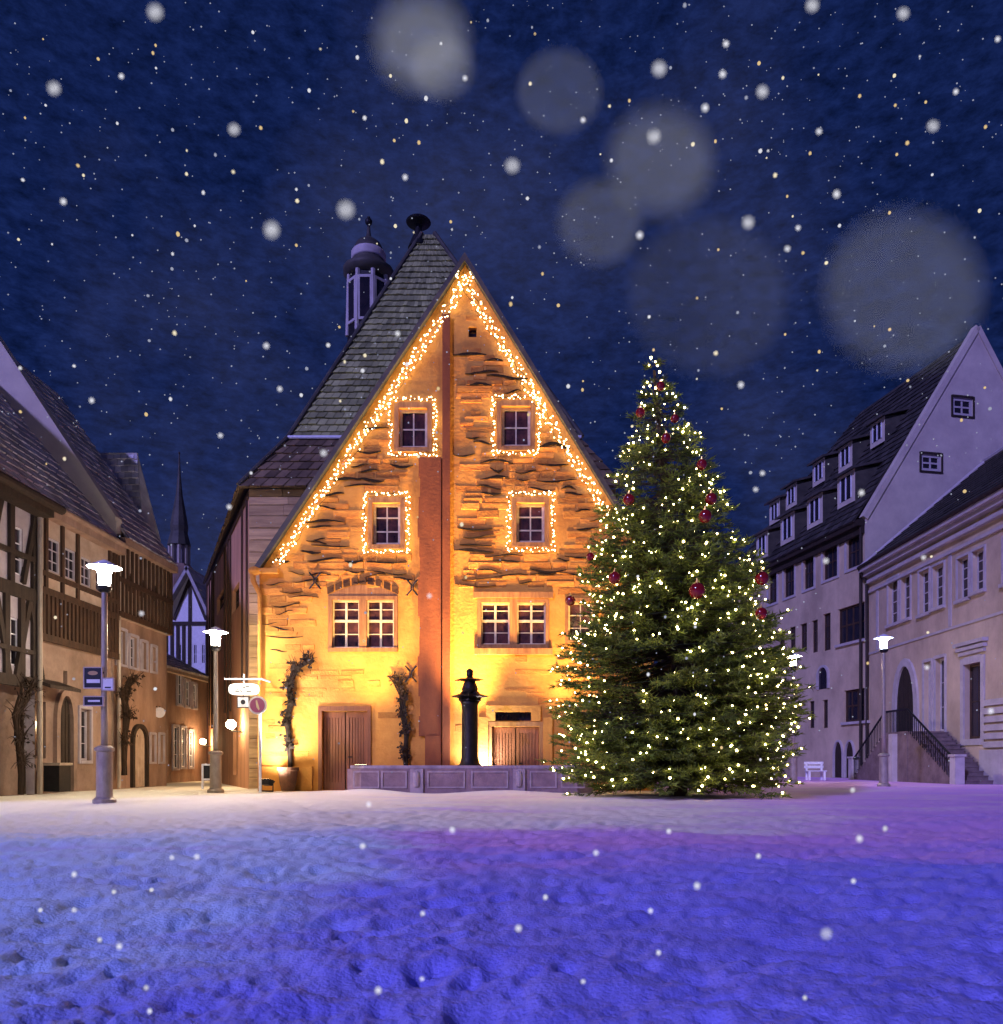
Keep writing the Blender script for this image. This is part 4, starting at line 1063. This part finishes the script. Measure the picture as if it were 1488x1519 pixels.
ar = fa.rect(1331, 1358, 988, 1148); ar = (ar[0], ar[1], 0, ar[3])
lo_[0] = (lo_[0][0], lo_[0][1], 2.42, lo_[0][3]); lo_[1] = (lo_[1][0], lo_[1][1], 2.42, lo_[1][3])
rg = (29.5, 31.2, 3.2, 6.2); rg2 = (26, 27.6, 3.2, 6.2)
b = MB(); b.wall(fa, [(a0, -.1), (a1, -.1), (a1, eA), (a0, eA)], up + lo_ + [dr, rg, rg2], .35); shell(b, fa, a0, a1, 10, eA); ob('wall', b, MT['lavender'], t)
for h in up: window(fa, h, t, MT['lavtrim'], MT['glass'], 2, 4, fw=.09, mw=.05, d=-.25, sill=MT['lavtrim'], surround=MT['lavtrim'], sw=.1)
for h in (rg, rg2): window(fa, h, t, MT['lavtrim'], MT['glass'], 2, 4, fw=.09, d=-.25, surround=MT['lavtrim'], sw=.2)
for h in lo_: window(fa, h, t, MT['lavtrim'], MT['glass'], 1, 3, fw=.1, d=-.28, surround=MT['lavtrim'], sw=.13, name='french_window')
w_ = window(fa, dr, t, MT['timberbrown'], MT['glass'], 2, 2, fw=.12, d=-.3, surround=MT['lavtrim'], sw=.28, name='entrance')
b = MB(); u = (dr[0] + dr[1]) / 2
for i, z in enumerate((dr[3] + .42, dr[3] + .62, dr[3] + .84)): b.fbox(fa, dr[0] - .35 - .09 * i, dr[1] + .35 + .09 * i, -.02, .12 + .08 * i, z, z + .16)
ob('door_hood', b, MT['lavtrim'], t)
arch_door(fa, ar, t, MT['timber'], MT['lavtrim'], spring=.64, grow=.4)
b = MB()
for i, (z, h, d) in enumerate(((eA - .3, .3, .62), (eA - .55, .25, .42), (eA - .95, .2, .22), (eA - 1.5, .16, .12))): b.fbox(fa, a0, a1 + .003 * i, -.02, d, z, z + h - .003)
ob('cornice', b, MT['lavtrim'], t)
b = MB()
for z in (7.15,): b.fbox(fa, a0, a1, -.02, .06, z, z + .12)
for px in (1302, 1410): u = fa.hit(px, 0)[0]; b.fbox(fa, u - .12, u + .12, -.02, .05, 7.3, eA - 1.52)
ob('string_course', b, MT['lavtrim'], t)
b = MB()                                             # banded rustication beside the entrance
u2 = fa.hit(1463, 0)[0]
for i in range(6): b.fbox(fa, a0 + .1, u2, -.02, .14, 1.55 + i * .36, 1.55 + i * .36 + .26)
b.fbox(fa, a0 + .1, u2 + .05, -.02, .28, -.1, 1.45)
ob('rusticated_base', b, MT['lavtrim'], t)
b = MB(); kz_ = .97; dp = 5.4
A0, A1 = fa.p(a0, .5, eA + .02), fa.p(a1, .5, eA + .02); B1, B0 = fa.p(a1 - 2.4, -dp, eA + dp * kz_), fa.p(a0, -dp, eA + dp * kz_)
b.tiles(A0, A1, B1, B0, 15, 40, .05, .02)
b.poly([A1, fa.p(a1, -10, eA), fa.p(a1 - 2.4, -dp, eA + dp * kz_)]); b.poly([B0, B1, fa.p(a1, -10, eA), fa.p(a0, -10, eA)])
ra = ob('roof', b, MT['darktile'], t)
b = MB(); b.tube([B0 + Z * .1, B1 + Z * .1], .16, 8); b.tube([B1 + Z * .1, A1 + Z * .05], .11, 8); ob('ridge', b, MT['lavtrim'], ra)
b = MB(); b.tube([fa.p(a1 - .1, .66, eA - .02), fa.p(a0, .66, eA - .02)], .1, 8); b.tube([fa.p(a1 - .12, .64, eA - .05), fa.p(a1 - .12, .18, eA - .9), fa.p(a1 - .12, .16, 0)], .085, 8); ob('gutter', b, MT['timber'], t)
# double stair
st0 = fa.hit(1368, 0)[0]; st1 = fa.hit(1405, 0)[0]; lo0, hi0 = min(st0, st1), max(st0, st1)
LH = 2.4; ww = 1.9
b = MB(); b.fbox(fa, lo0, hi0, .14, ww, -.1, LH); ob('stair_landing', b, MT['step'], t)
for sgn, st, run in ((-1, lo0, 4.2), (1, hi0, 4.0)):
    b = MB(); n = 12
    for i in range(n):
        z = LH * (n - i - .5) / n; p, q = st + sgn * run * i / n, st + sgn * run * (i + 1) / n
        b.fbox(fa, min(p, q), max(p, q), .14, ww - .05, -.1, z); b.fbox(fa, min(p, q) - .03, max(p, q) + .03, .13, ww - .03, z + .002, z + .05)
    s_ = ob('stair_flight', b, MT['step'], t)
    b = MB(); m2 = st + sgn * run
    b.tube([fa.p(st, ww - .02, LH + 1.05), fa.p(m2, ww - .02, 1.0)], .05, 6)
    for i in range(22):
        f_ = (i + .5) / 22; b.tube([fa.p(st + sgn * run * f_, ww - .02, LH * (1 - f_)), fa.p(st + sgn * run * f_, ww - .02, LH * (1 - f_) + 1.03)], .018, 5)
    ob('railing', b, MT['black'], s_)
    b = MB(); b.fbox(fa, m2 - .22, m2 + .22, ww - .3, ww + .1, -.1, 1.15); b.fbox(fa, m2 - .27, m2 + .27, ww - .35, ww + .15, 1.152, 1.25); ob('newel', b, MT['lavtrim'], s_)
b = MB(); b.tube([fa.p(lo0, ww - .02, LH + 1.05), fa.p(hi0, ww - .02, LH + 1.05)], .055, 6)
for i in range(16): u = lo0 + (hi0 - lo0) * i / 15; b.tube([fa.p(u, ww - .02, LH), fa.p(u, ww - .02, LH + 1.03)], .02, 5)
ob('railing', b, MT['black'], t)
b = MB(); b.fbox(fa, (lo0 + hi0) / 2 - .2, (lo0 + hi0) / 2 + .2, ww, ww + .25, -.1, LH - .1); ob('stair_pier', b, MT['lavtrim'], t)

# --- building B
c0b = Vector((20.17, 47.2, 0)); dirb = Vector((-.2, 1, 0)).normalized()
fb = Fr(c0b, tuple(dirb.xy), (-dirb.y, dirb.x)); LB = 18.; eB = 15.1
t = thing('gabled_house', 'tall pale house with bare gable and dark roof full of dormers', 'house', tuple(c0b))
top = [fb.rect(a, c, y0, y1) for a, c, y0, y1 in ((1140, 1153, 850, 895), (1163, 1179, 838, 885), (1192, 1208, 825, 873), (1221, 1243, 808, 858), (1256, 1277, 792, 842))]
mid = [fb.rect(a, c, y0, y1) for a, c, y0, y1 in ((1155, 1164, 938, 962), (1171, 1180, 930, 962), (1187, 1197, 925, 966), (1204, 1213, 920, 968), (1221, 1232, 910, 965), (1243, 1283, 898, 952))]
low = [fb.rect(a, c, y0, y1) for a, c, y0, y1 in ((1200, 1208, 1040, 1080), (1220, 1228, 1038, 1080), (1252, 1288, 1022, 1070))]
b = MB(); b.wall(fb, [(0, -.1), (LB, -.1), (LB, eB), (0, eB)], top + mid + low, .3); 
gd = Vector((-fb.N.x, -fb.N.y, 0)); apB = 6.3; zB = 26.0
fgb = Fr(c0b, tuple(gd.xy)); fgb.N = -dirb.copy(); apB, zB = fgb.hit(1450, 488); wB = 2 * apB
ga = [(0, -.1), (wB, -.1), (wB, eB), (apB, zB), (0, eB)]
rk = lambda px, py: fgb.hit(px, py)
ob('wall', b, MT['lavender'], t)
sq = [fgb.rect(1413, 1443, 590, 617), fgb.rect(1366, 1396, 674, 699)]
b = MB(); b.wall(fgb, ga, sq, .25)
bq = [fgb.p(wB, -LB, 0), fgb.p(wB, 0, 0), fgb.p(0, -LB, 0)]
b.poly([bq[1], bq[0], bq[0] + Z * eB, bq[1] + Z * eB]); b.poly([bq[0], bq[2], bq[2] + Z * eB, bq[0] + Z * eB])
gw = ob('gable_wall', b, MT['palegable'], t)
for h in sq:
    window(fgb, h, t, MT['lavtrim'], MT['glass'], 2, 2, fw=.18, mw=.1, d=-.12, surround=MT['timber'], sw=.1)
b = MB()
for i in (2, 3):
    p, q = ga[i], ga[i + 1]; b.bar(fgb, (p[0], p[1] + .1), (q[0], q[1] + .1), .34, -.35, .08)
ob('coping', b, MT['palegable'], gw)
b = MB(); b.fbox(fb, 0, LB, -.02, .45, eB - .35, eB); b.fbox(fb, .003, LB, -.02, .2, eB - .8, eB - .36); ob('eaves', b, MT['timber'], t)
for h in top: window(fb, h, t, MT['timberbrown'], MT['glass'], 2, 2, fw=.12, mw=.06, d=-.2, surround=MT['lavtrim'], sw=.16)
for h in mid[:-1]: window(fb, h, t, MT['timberbrown'], MT['glass'], 2, 3, fw=.1, mw=.05, d=-.2)
window(fb, mid[-1], t, MT['timberbrown'], MT['glass'], 4, 2, fw=.12, mw=.12, d=-.2, sill=MT['lavtrim'])
for h in low[:2]: window(fb, h, t, MT['timberbrown'], MT['glass'], 1, 2, fw=.1, d=-.2)
window(fb, low[2], t, MT['timberbrown'], MT['glass'], 4, 2, fw=.12, mw=.1, d=-.2, sill=MT['lavtrim'])
h = fb.rect(1215, 1229, 990, 1022); arch_door(fb, h, t, MT['glass'], MT['lavtrim'], 'arched_window', spring=.6, grow=.15, slats=2)
for x0, x1 in ((1239, 1251), (1256, 1268)):
    h = fb.rect(x0, x1, 1100, 1142); arch_door(fb, (h[0], h[1], 0, h[3]), t, MT['timber'], MT['lavtrim'], 'arched_door', spring=.6, grow=.1, slats=3)
b = MB(); b.tube([fb.p(.15, .16, eB - .3), fb.p(.15, .16, 0)], .09, 8); ob('downpipe', b, MT['timber'], t)
b = MB(); E0, E1_ = fb.p(.3, .55, eB - .05), fb.p(LB + .3, .55, eB - .05); R0, R1 = fgb.p(apB, -.3, zB - .1), fgb.p(apB, -11.5, zB - .1)
b.tiles(E0, E1_, R1, R0, 26, 36, .06, .03)
X2 = fgb.p(wB + .3, -LB - .3, eB); X3 = fgb.p(wB + .3, -.3, eB)
b.tiles(X3, X2, R1, R0, 4, 4); b.poly([E1_, X2, R1]); rb_ = ob('roof', b, MT['blacktile'], t)
def roof_pt(px, py):                                # where a sight line meets the street side roof slope
    n_ = (E1_ - E0).cross(R0 - E0).normalized(); D = Vector(((px - CX) / F, 1, (CY - py) / F)); E = Vector((0, 0, CH))
    return E + D * ((E0 - E).dot(n_) / D.dot(n_))
for (px, py, s_) in ((1312, 652, .8), (1264, 688, .85), (1224, 710, .85), (1183, 745, .85), (1158, 768, .85), (1266, 738, 1.0), (1219, 770, 1.0), (1178, 795, 1.0), (1140, 820, .95)):
    p = roof_pt(px, py); u = (p - fb.O).dot(fb.U); d = (p - fb.O).dot(fb.N); z = p.z - .5 * s_
    hw, hh, dd = .92 * s_, 1.95 * s_, 1.7 * s_
    q = MB(); q.poly([fb.p(u - hw, d + .5, z), fb.p(u + hw, d + .5, z), fb.p(u + hw, d + .5, z + hh), fb.p(u - hw, d + .5, z + hh)])
    do = ob('dormer', q, MT['palegable'], t); q = MB()
    for sx_ in (-hw, hw): q.hexa([fb.p(u + sx_, d + .495, z - .3), fb.p(u + sx_, d - dd, z - .3), fb.p(u + sx_ * .94, d - dd, z - .3), fb.p(u + sx_ * .94, d + .495, z - .3), fb.p(u + sx_, d + .495, z + hh), fb.p(u + sx_, d - dd, z + hh + .3), fb.p(u + sx_ * .94, d - dd, z + hh + .3), fb.p(u + sx_ * .94, d + .495, z + hh)])
    ob('dormer_cheek', q, MT['darktile'], do)
    q = MB(); q.hexa([fb.p(u - hw - .2, d + .85, z + hh - .1), fb.p(u + hw + .2, d + .85, z + hh - .1), fb.p(u + hw + .2, d - dd - .6, z + hh + .75), fb.p(u - hw - .2, d - dd - .6, z + hh + .75),
                      fb.p(u - hw - .2, d + .85, z + hh + .05), fb.p(u + hw + .2, d + .85, z + hh + .05), fb.p(u + hw + .2, d - dd - .6, z + hh + .9), fb.p(u - hw - .2, d - dd - .6, z + hh + .9)])
    ob('dormer_roof', q, MT['blacktile'], do)
    q = MB(); q.poly([fb.p(u - hw * .6, d + .506, z + .3), fb.p(u + hw * .6, d + .506, z + .3), fb.p(u + hw * .6, d + .506, z + hh - .2), fb.p(u - hw * .6, d + .506, z + hh - .2)]); ob('pane', q, MT['glass'], do)
    q = MB()
    for sx_ in (-hw * .6, 0, hw * .6): q.fbox(fb, u + sx_ - .04, u + sx_ + .04, d + .508, d + .55, z + .3, z + hh - .2)
    ob('window_frame', q, MT['white'], do)

# bench by the pale house
bx = P(1206, 0, 42)
t = thing('bench', 'pale wooden bench by the pale house, right of the fir', 'bench', (bx.x, 42, 0))
fbn = Fr((bx.x - .4, 42), (1, 0), (0, -1)); b = MB()
for k in range(3): b.fbox(fbn, 0, 1.0, -.1 + k * .16, .03 + k * .16, .46, .5)
ob('seat', b, MT['white'], t); b = MB()
for k in range(2): b.fbox(fbn, 0, 1.0, -.19, -.15, .62 + k * .2, .76 + k * .2)
ob('backrest', b, MT['white'], t)
for u in (.06, .84):
    b = MB(); b.fbox(fbn, u, u + .1, -.145, -.105, 0, .96); ob('leg', b, MT['white'], t); b = MB(); b.fbox(fbn, u, u + .1, .25, .33, 0, .455); ob('leg', b, MT['white'], t)

# ================================================================== STREET LAMPS
def street_lamp(label, px, Y, pyhead, glow, shade=.36, watts=None):
    x = P(px, 0, Y).x; hgt = CH + (CY - pyhead) * Y / F
    t = thing('street_lamp', label, 'street lamp', (x, Y, 0), 'street lamps round the square')
    c = (x, Y, 0)
    b = MB(); b.lathe(c, [(.24, -.1), (.24, .06), (.17, .12), (.165, 1.12), (.21, 1.14), (.21, 1.2), (.12, 1.25)], 20); ob('base', b, MT['lampgrey'], t, smooth=False)
    b = MB(); b.lathe(c, [(.075, 1.2), (.07, 2.2), (.06, hgt - .62), (.055, hgt - .4)], 14); ob('pole', b, MT['lampgrey'], t, smooth=True)
    b = MB(); b.lathe(c, [(.09, hgt - .55), (.15, hgt - .5), (.16, hgt - .42), (.12, hgt - .4)], 14); ob('collar', b, MT['black'], t)
    b = MB(); b.lathe(c, [(.10, hgt - .40), (.125, hgt - .34), (.13, hgt - .12), (.17, hgt - .05), (.24, hgt - .0), (.24, hgt + .01), (.12, hgt + .02)], 20); ob('globe_glass', b, glow, t, smooth=True)
    b = MB(); b.lathe(c, [(.23, hgt + .02), (.36, hgt - .0), (.36, hgt + .012), (.22, hgt + .07), (.12, hgt + .13), (.03, hgt + .17)], 24); ob('hat', b, MT['white'], t)
    return t
street_lamp('brightest street lamp, nearest at left, carrying signs on its pole', 155, 17.9, 842, EM['lamp'])
street_lamp('lit street lamp at the mouth of the lane beside the town hall', 320, 24.3, 938, EM['lamp'])
street_lamp('cool bluish street lamp in front of the pale stair house', 1311, 31., 947, EM['lampcool'])
street_lamp('small lit street lamp just behind the right edge of the fir', 1177, 36., 974, EM['lamp'])

# signs on the first lamp
SYy = 17.75
fs1 = Fr((0, SYy), (1, 0), (0, -1))
def board(label, x0, x1, y0, y1, m, marks, name='sign_board', Y=SYy, border=MT['lavtrim'], lit=None):
    f_ = Fr((0, Y), (1, 0), (0, -1)); r = f_.rect(x0, x1, y0, y1); zc = (r[2] + r[3]) / 2
    t = thing(name, label, 'sign', f_.p((r[0] + r[1]) / 2, 0, zc))
    b = MB(); b.fbox(f_, r[0], r[1], -.04, .02, r[2], r[3]); ob('board', b, lit or m, t)
    b = MB(); e_ = .022
    b.fbox(f_, r[0] - e_, r[1] + e_, -.045, .03, r[3], r[3] + e_); b.fbox(f_, r[0] - e_, r[1] + e_, -.045, .03, r[2] - e_, r[2])
    b.fbox(f_, r[0] - e_, r[0], -.045, .029, r[2], r[3]); b.fbox(f_, r[1], r[1] + e_, -.045, .029, r[2], r[3]); ob('border', b, border, t)
    return t, f_, r
t, f_, r = board('upper dark sign board with pale oval and bar on the front lamp pole', 126, 151, 991, 1020, MT['signblack'], None)
b = MB(); n = 20; cx_, cz_ = (r[0] + r[1]) / 2, r[2] + (r[3] - r[2]) * .74
b.poly([f_.p(cx_ + .11 * math.cos(2 * math.pi * i / n), .024, cz_ + .045 * math.sin(2 * math.pi * i / n)) for i in range(n)]); ob('pictogram', b, MT['pink'], t)
b = MB(); b.fbox(f_, r[0] + .05, r[1] - .03, .021, .026, r[2] + .10, r[2] + .18); ob('stripe', b, MT['signwhite'], t)
b = MB(); b.fbox(f_, r[1] + .022, P(153, 0, SYy).x, -.03, 0, r[2] + .1, r[2] + .14); b.fbox(f_, r[1] + .022, P(153, 0, SYy).x, -.03, 0, r[3] - .12, r[3] - .08); ob('clamp', b, MT['black'], t)
t, f_, r = board('lower narrow dark sign board on the front lamp pole', 126, 153, 1034, 1046, MT['signblack'], None)
b = MB(); b.fbox(f_, r[0] + .08, r[1] - .06, .021, .026, r[2] + .07, r[2] + .11); ob('stripe', b, MT['signwhite'], t)
t, f_, r = board('small white square sign at right of the front lamp pole', 153, 168, 1007, 1023, MT['signwhite'], None, Y=17.70)
b = MB(); b.fbox(f_, r[0] + .05, r[1] - .04, .021, .026, r[2] + .03, r[2] + .06); ob('stripe', b, MT['signblack'], t)

# signs by the town hall corner
t = thing('traffic_sign', 'round pinkish no entry style sign on a white post at the hall corner', 'traffic sign', (P(386, 0, 24.6).x, 24.6, 0))
c = P(382, 1046, 24.5)
b = MB(); b.tube([Vector((P(386, 0, 24.6).x, 24.6, -.1)), Vector((P(386, 0, 24.6).x, 24.6, c.z + .1))], .045, 10); ob('post', b, MT['white'], t, smooth=True)
b = MB(); b.tube([c + Vector((0, 0, 0)), c + Vector((0, .03, 0))], .28, 28); sp = ob('plate', b, MT['signwhite'], t)
b = MB(); b.tube([c + Vector((0, -.012, 0)), c + Vector((0, -.002, 0))], .225, 28); ob('disc', b, MT['signred'], sp)
b = MB(); y_ = c.y - .016
b.poly([(c.x - .05, y_, c.z + .14), (c.x - .01, y_, c.z + .16), (c.x + .07, y_, c.z - .12), (c.x + .04, y_, c.z - .16), (c.x - .03, y_, c.z - .06)]); ob('emblem', b, MT['cream'], sp)
f2 = Fr((0, 25.2), (1, 0), (0, -1)); r = f2.rect(340, 384, 1014, 1031)
t = thing('shop_sign', 'white oval lit sign with dark script hung on a bracket in the lane', 'sign', f2.p((r[0] + r[1]) / 2, 0, r[2]))
b = MB(); n = 32; uc, zc = (r[0] + r[1]) / 2, (r[2] + r[3]) / 2; hw, hh = (r[1] - r[0]) / 2, (r[3] - r[2]) / 2
def sup(a): return (uc + hw * math.copysign(abs(math.cos(a)) ** .45, math.cos(a)), zc + hh * math.copysign(abs(math.sin(a)) ** .6, math.sin(a)))
o_ = [sup(2 * math.pi * i / n) for i in range(n)]
b.poly([f2.p(a, .05, z) for a, z in o_])
for i in range(n): b.poly([f2.p(*(o_[i][0], .05, o_[i][1])), f2.p(o_[(i + 1) % n][0], .05, o_[(i + 1) % n][1]), f2.p(o_[(i + 1) % n][0], -.05, o_[(i + 1) % n][1]), f2.p(o_[i][0], -.05, o_[i][1])])
ob('face', b, EM['signlit'], t)
b = MB()
for (x0, y0, x1, y1) in ((349, 1027, 358, 1025), (357, 1024.5, 360, 1026.5), (361, 1021, 367, 1018.5), (367, 1019, 373, 1017.5), (366, 1026, 374, 1026), (350, 1024.5, 354, 1023)):
    b.bar(f2, f2.hit(x0, y0), f2.hit(x1, y1), .035, .052, .06)
ob('lettering', b, MT['signblack'], t)
b = MB(); b.tube([f2.p(r[0] - .15, 0, r[3] + .14), f2.p(r[1] + .1, 0, r[3] + .14)], .03, 6); b.tube([f2.p(uc, 0, r[3]), f2.p(uc, 0, r[3] + .3)], .025, 6)
b.tube([f2.p(r[1] + .1, 0, r[3] + .14), f2.p(r[1] + .12, -2.6, r[3] + .14)], .03, 6); ob('bracket', b, MT['white'], t)
t, f_, r = board('small square white sign with black dot under the oval sign', 353, 369, 1034, 1049, MT['signwhite'], None, Y=25.2, border=MT['signblack'])
b = MB(); uc, zc = (r[0] + r[1]) / 2, (r[2] + r[3]) / 2
b.tube([f_.p(uc, .021, zc), f_.p(uc, .03, zc)], .075, 16); ob('dot', b, MT['signblack'], t)
b = MB(); b.tube([f_.p(uc, 0, r[3] + .02), f_.p(uc, 0, r[3] + .07)], .015, 5); ob('hanger', b, MT['black'], t)

# globe lamps on the side wall of the hall, a chair like rack in the lane
for (px, py, lab, rr_) in ((360, 1075, 'larger lit globe wall lamp in the lane, under the oval sign', .17), (314, 1100, 'smaller lit globe wall lamp in the lane behind the lamp post', .14)):
    u, z = fs.hit(px, py); p = fs.p(u, .4, z); t = thing('wall_lamp', lab, 'wall lamp', fs.p(u, 0, z), 'wall lamps in the lane')
    b = MB(); b.ball(p, rr_, 16, 10); ob('globe', b, EM['globe'], t, smooth=True)
    b = MB(); b.tube([fs.p(u, 0, z - rr_ - .1), fs.p(u, .4, z - rr_ - .06), fs.p(u, .4, z - rr_ + .03)], .03, 6); ob('arm', b, MT['black'], t)
t = thing('signboard_stand', 'white framed standing board at the foot of the lane lamp', 'standing board', P(306, 1165, 27.) * 1.0)
t.location.z = 0; BASE[t.name] = Vector(t.location)
fst = Fr((P(300, 0, 27).x, 27), (1, 0), (0, -1)); b = MB()
b.fbox(fst, 0, .06, 0, .06, 0, .85); b.fbox(fst, .4, .46, 0, .06, 0, .85); b.fbox(fst, .06, .4, 0, .058, .79, .85); b.fbox(fst, .06, .4, 0, .058, .3, .36); ob('frame', b, MT['white'], t)
b = MB(); b.fbox(fst, .06, .4, .01, .04, .36, .79); ob('board', b, MT['signblack'], t)

# ================================================================== FALLING SNOW
fk = [(80, 131, 10), (180, 113, 6), (230, 18, 12), (347, 192, 9), (403, 341, 12), (513, 311, 13), (94, 299, 7), (541, 175, 5), (690, 116, 6), (632, 146, 5), (567, 240, 5), (601, 263, 6), (760, 246, 11), (865, 178, 6), (907, 238, 4), (970, 202, 10),
      (1028, 214, 5), (1046, 160, 8), (978, 102, 11), (1077, 65, 7), (1131, 136, 9), (1072, 110, 8), (1128, 224, 5), (1215, 195, 7), (1241, 288, 8), (1340, 20, 9), (1384, 187, 9), (1418, 136, 6), (1480, 58, 6), (1205, 8, 10), (1168, 369, 7), (1150, 260, 5),
      (949, 349, 8), (963, 470, 4), (1110, 330, 9), (1184, 338, 6), (1099, 571, 7), (1062, 524, 5), (843, 573, 5), (395, 513, 7), (259, 494, 5), (415, 577, 6), (327, 646, 6), (340, 752, 6), (136, 594, 6), (487, 512, 5), (253, 592, 4), (441, 298, 5), (346, 255, 4),
      (30, 546, 4), (110, 543, 4), (210, 910, 6), (1131, 702, 6), (1121, 726, 6), (1278, 731, 7), (1225, 832, 7), (1370, 827, 6), (538, 1255, 7), (884, 1265, 7), (992, 1233, 6), (1275, 1244, 8), (1125, 1270, 6), (1034, 1314, 8), (1266, 1307, 6), (809, 1331, 6),
      (965, 1351, 6), (769, 1377, 8), (627, 1355, 6), (977, 1413, 6), (1226, 1385, 9), (865, 1456, 6), (561, 1469, 8), (626, 1452, 6), (1194, 1480, 5), (177, 1404, 7), (148, 1394, 5), (217, 1465, 5), (222, 1500, 6), (110, 1350, 6), (60, 1350, 5), (110, 1297, 6), (169, 1323, 5),
      (292, 1271, 7), (255, 1272, 6), (225, 1320, 5), (547, 1193, 7), (671, 1231, 7), (1265, 1172, 6), (1313, 1229, 5), (637, 884, 6), (685, 778, 5), (520, 838, 5), (590, 495, 6), (538, 550, 5), (480, 672, 8), (1375, 990, 6), (1470, 1055, 7)]
flake_me = []
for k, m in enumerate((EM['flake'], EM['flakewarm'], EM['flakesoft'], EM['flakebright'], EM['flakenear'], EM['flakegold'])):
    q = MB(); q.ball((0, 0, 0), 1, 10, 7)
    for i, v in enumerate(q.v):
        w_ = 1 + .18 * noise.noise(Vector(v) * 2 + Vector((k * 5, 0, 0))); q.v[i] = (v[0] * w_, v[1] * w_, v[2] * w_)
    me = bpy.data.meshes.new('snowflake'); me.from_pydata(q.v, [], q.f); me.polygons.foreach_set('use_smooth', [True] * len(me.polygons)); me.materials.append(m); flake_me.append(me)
def flake(p, r, kind, group, label):
    o = bpy.data.objects.new('snowflake', flake_me[kind]); col.objects.link(o); o.location = p
    o.scale = (r, r, r * U_(.9, 1.3)); tag(o, label, 'snowflake', group)
LB1 = 'white snowflake drifting down in the night air over the square'
for (px, py, r) in fk:
    Y = U_(1.6, 4.5) if py < 1150 else U_(.9, 2.0)
    if r >= 6:
        Y = 1 / ((1.5 if r < 9 else 2.3) * r / 9.5 + .04); flake(P(px, py, Y), r * (.42 if r < 9 else .5) * Y / F, 3, 'falling snowflakes', LB1); continue
    flake(P(px, py, Y), r * .55 * Y / F, 0 if R() < .6 else 1, 'falling snowflakes', LB1)
for _ in range(170):
    px, py = U_(0, 1488), (U_(0, 620) if R() < .62 else U_(0, 1150)); Y = U_(2.2, 8); r = U_(1.0, 2.6)
    flake(P(px, py, Y), r * Y / F, random.choice((0, 1, 5, 5, 2)), 'falling snowflakes', LB1)
# flakes drifting close past the lens: out of focus, so they spread into pale discs
for (px, py, dpx, k, q_, kd) in ((1341, 431, 230, .50, .36, 4), (830, 135, 122, .44, .36, 4), (625, 62, 130, .46, .75, 0), (980, 240, 150, .34, .75, 0), (1050, 440, 230, .22, .6, 0), (890, 330, 120, .30, .75, 0), (655, 100, 90, .36, .75, 0)):
    A = cam.lens / 1000 / cam.dof.aperture_fstop; Y = 1 / (dpx / (F * A) + 1 / 25)
    flake(P(px, py, Y), .5 * k * q_ * dpx * Y / F, kd, 'snowflakes close to the lens', 'pale snowflake so near the lens that it blurs into a disc')
q = MB()
for _ in range(1900):
    px, py = U_(-300, 1800), (U_(-100, 700) if R() < .6 else U_(0, 1160)); Y = U_(4, 16); r = U_(.5, 1.5) * Y / F
    p = P(px, py, Y); n0 = len(q.v)
    for d in ((1, 0, 0), (-1, 0, 0), (0, 1, 0), (0, -1, 0), (0, 0, 1), (0, 0, -1)): q.v.append((p.x + d[0] * r, p.y + d[1] * r, p.z + d[2] * r))
    for f in ((0, 2, 4), (2, 1, 4), (1, 3, 4), (3, 0, 4), (2, 0, 5), (1, 2, 5), (3, 1, 5), (0, 3, 5)): q.f.append(tuple(n0 + i for i in f)); q.t.append(1.0)
tag(ob('falling_snow', q, EM['flakesoft'], None, smooth=True), 'fine falling snow filling the night air', 'falling snow', kind='stuff')
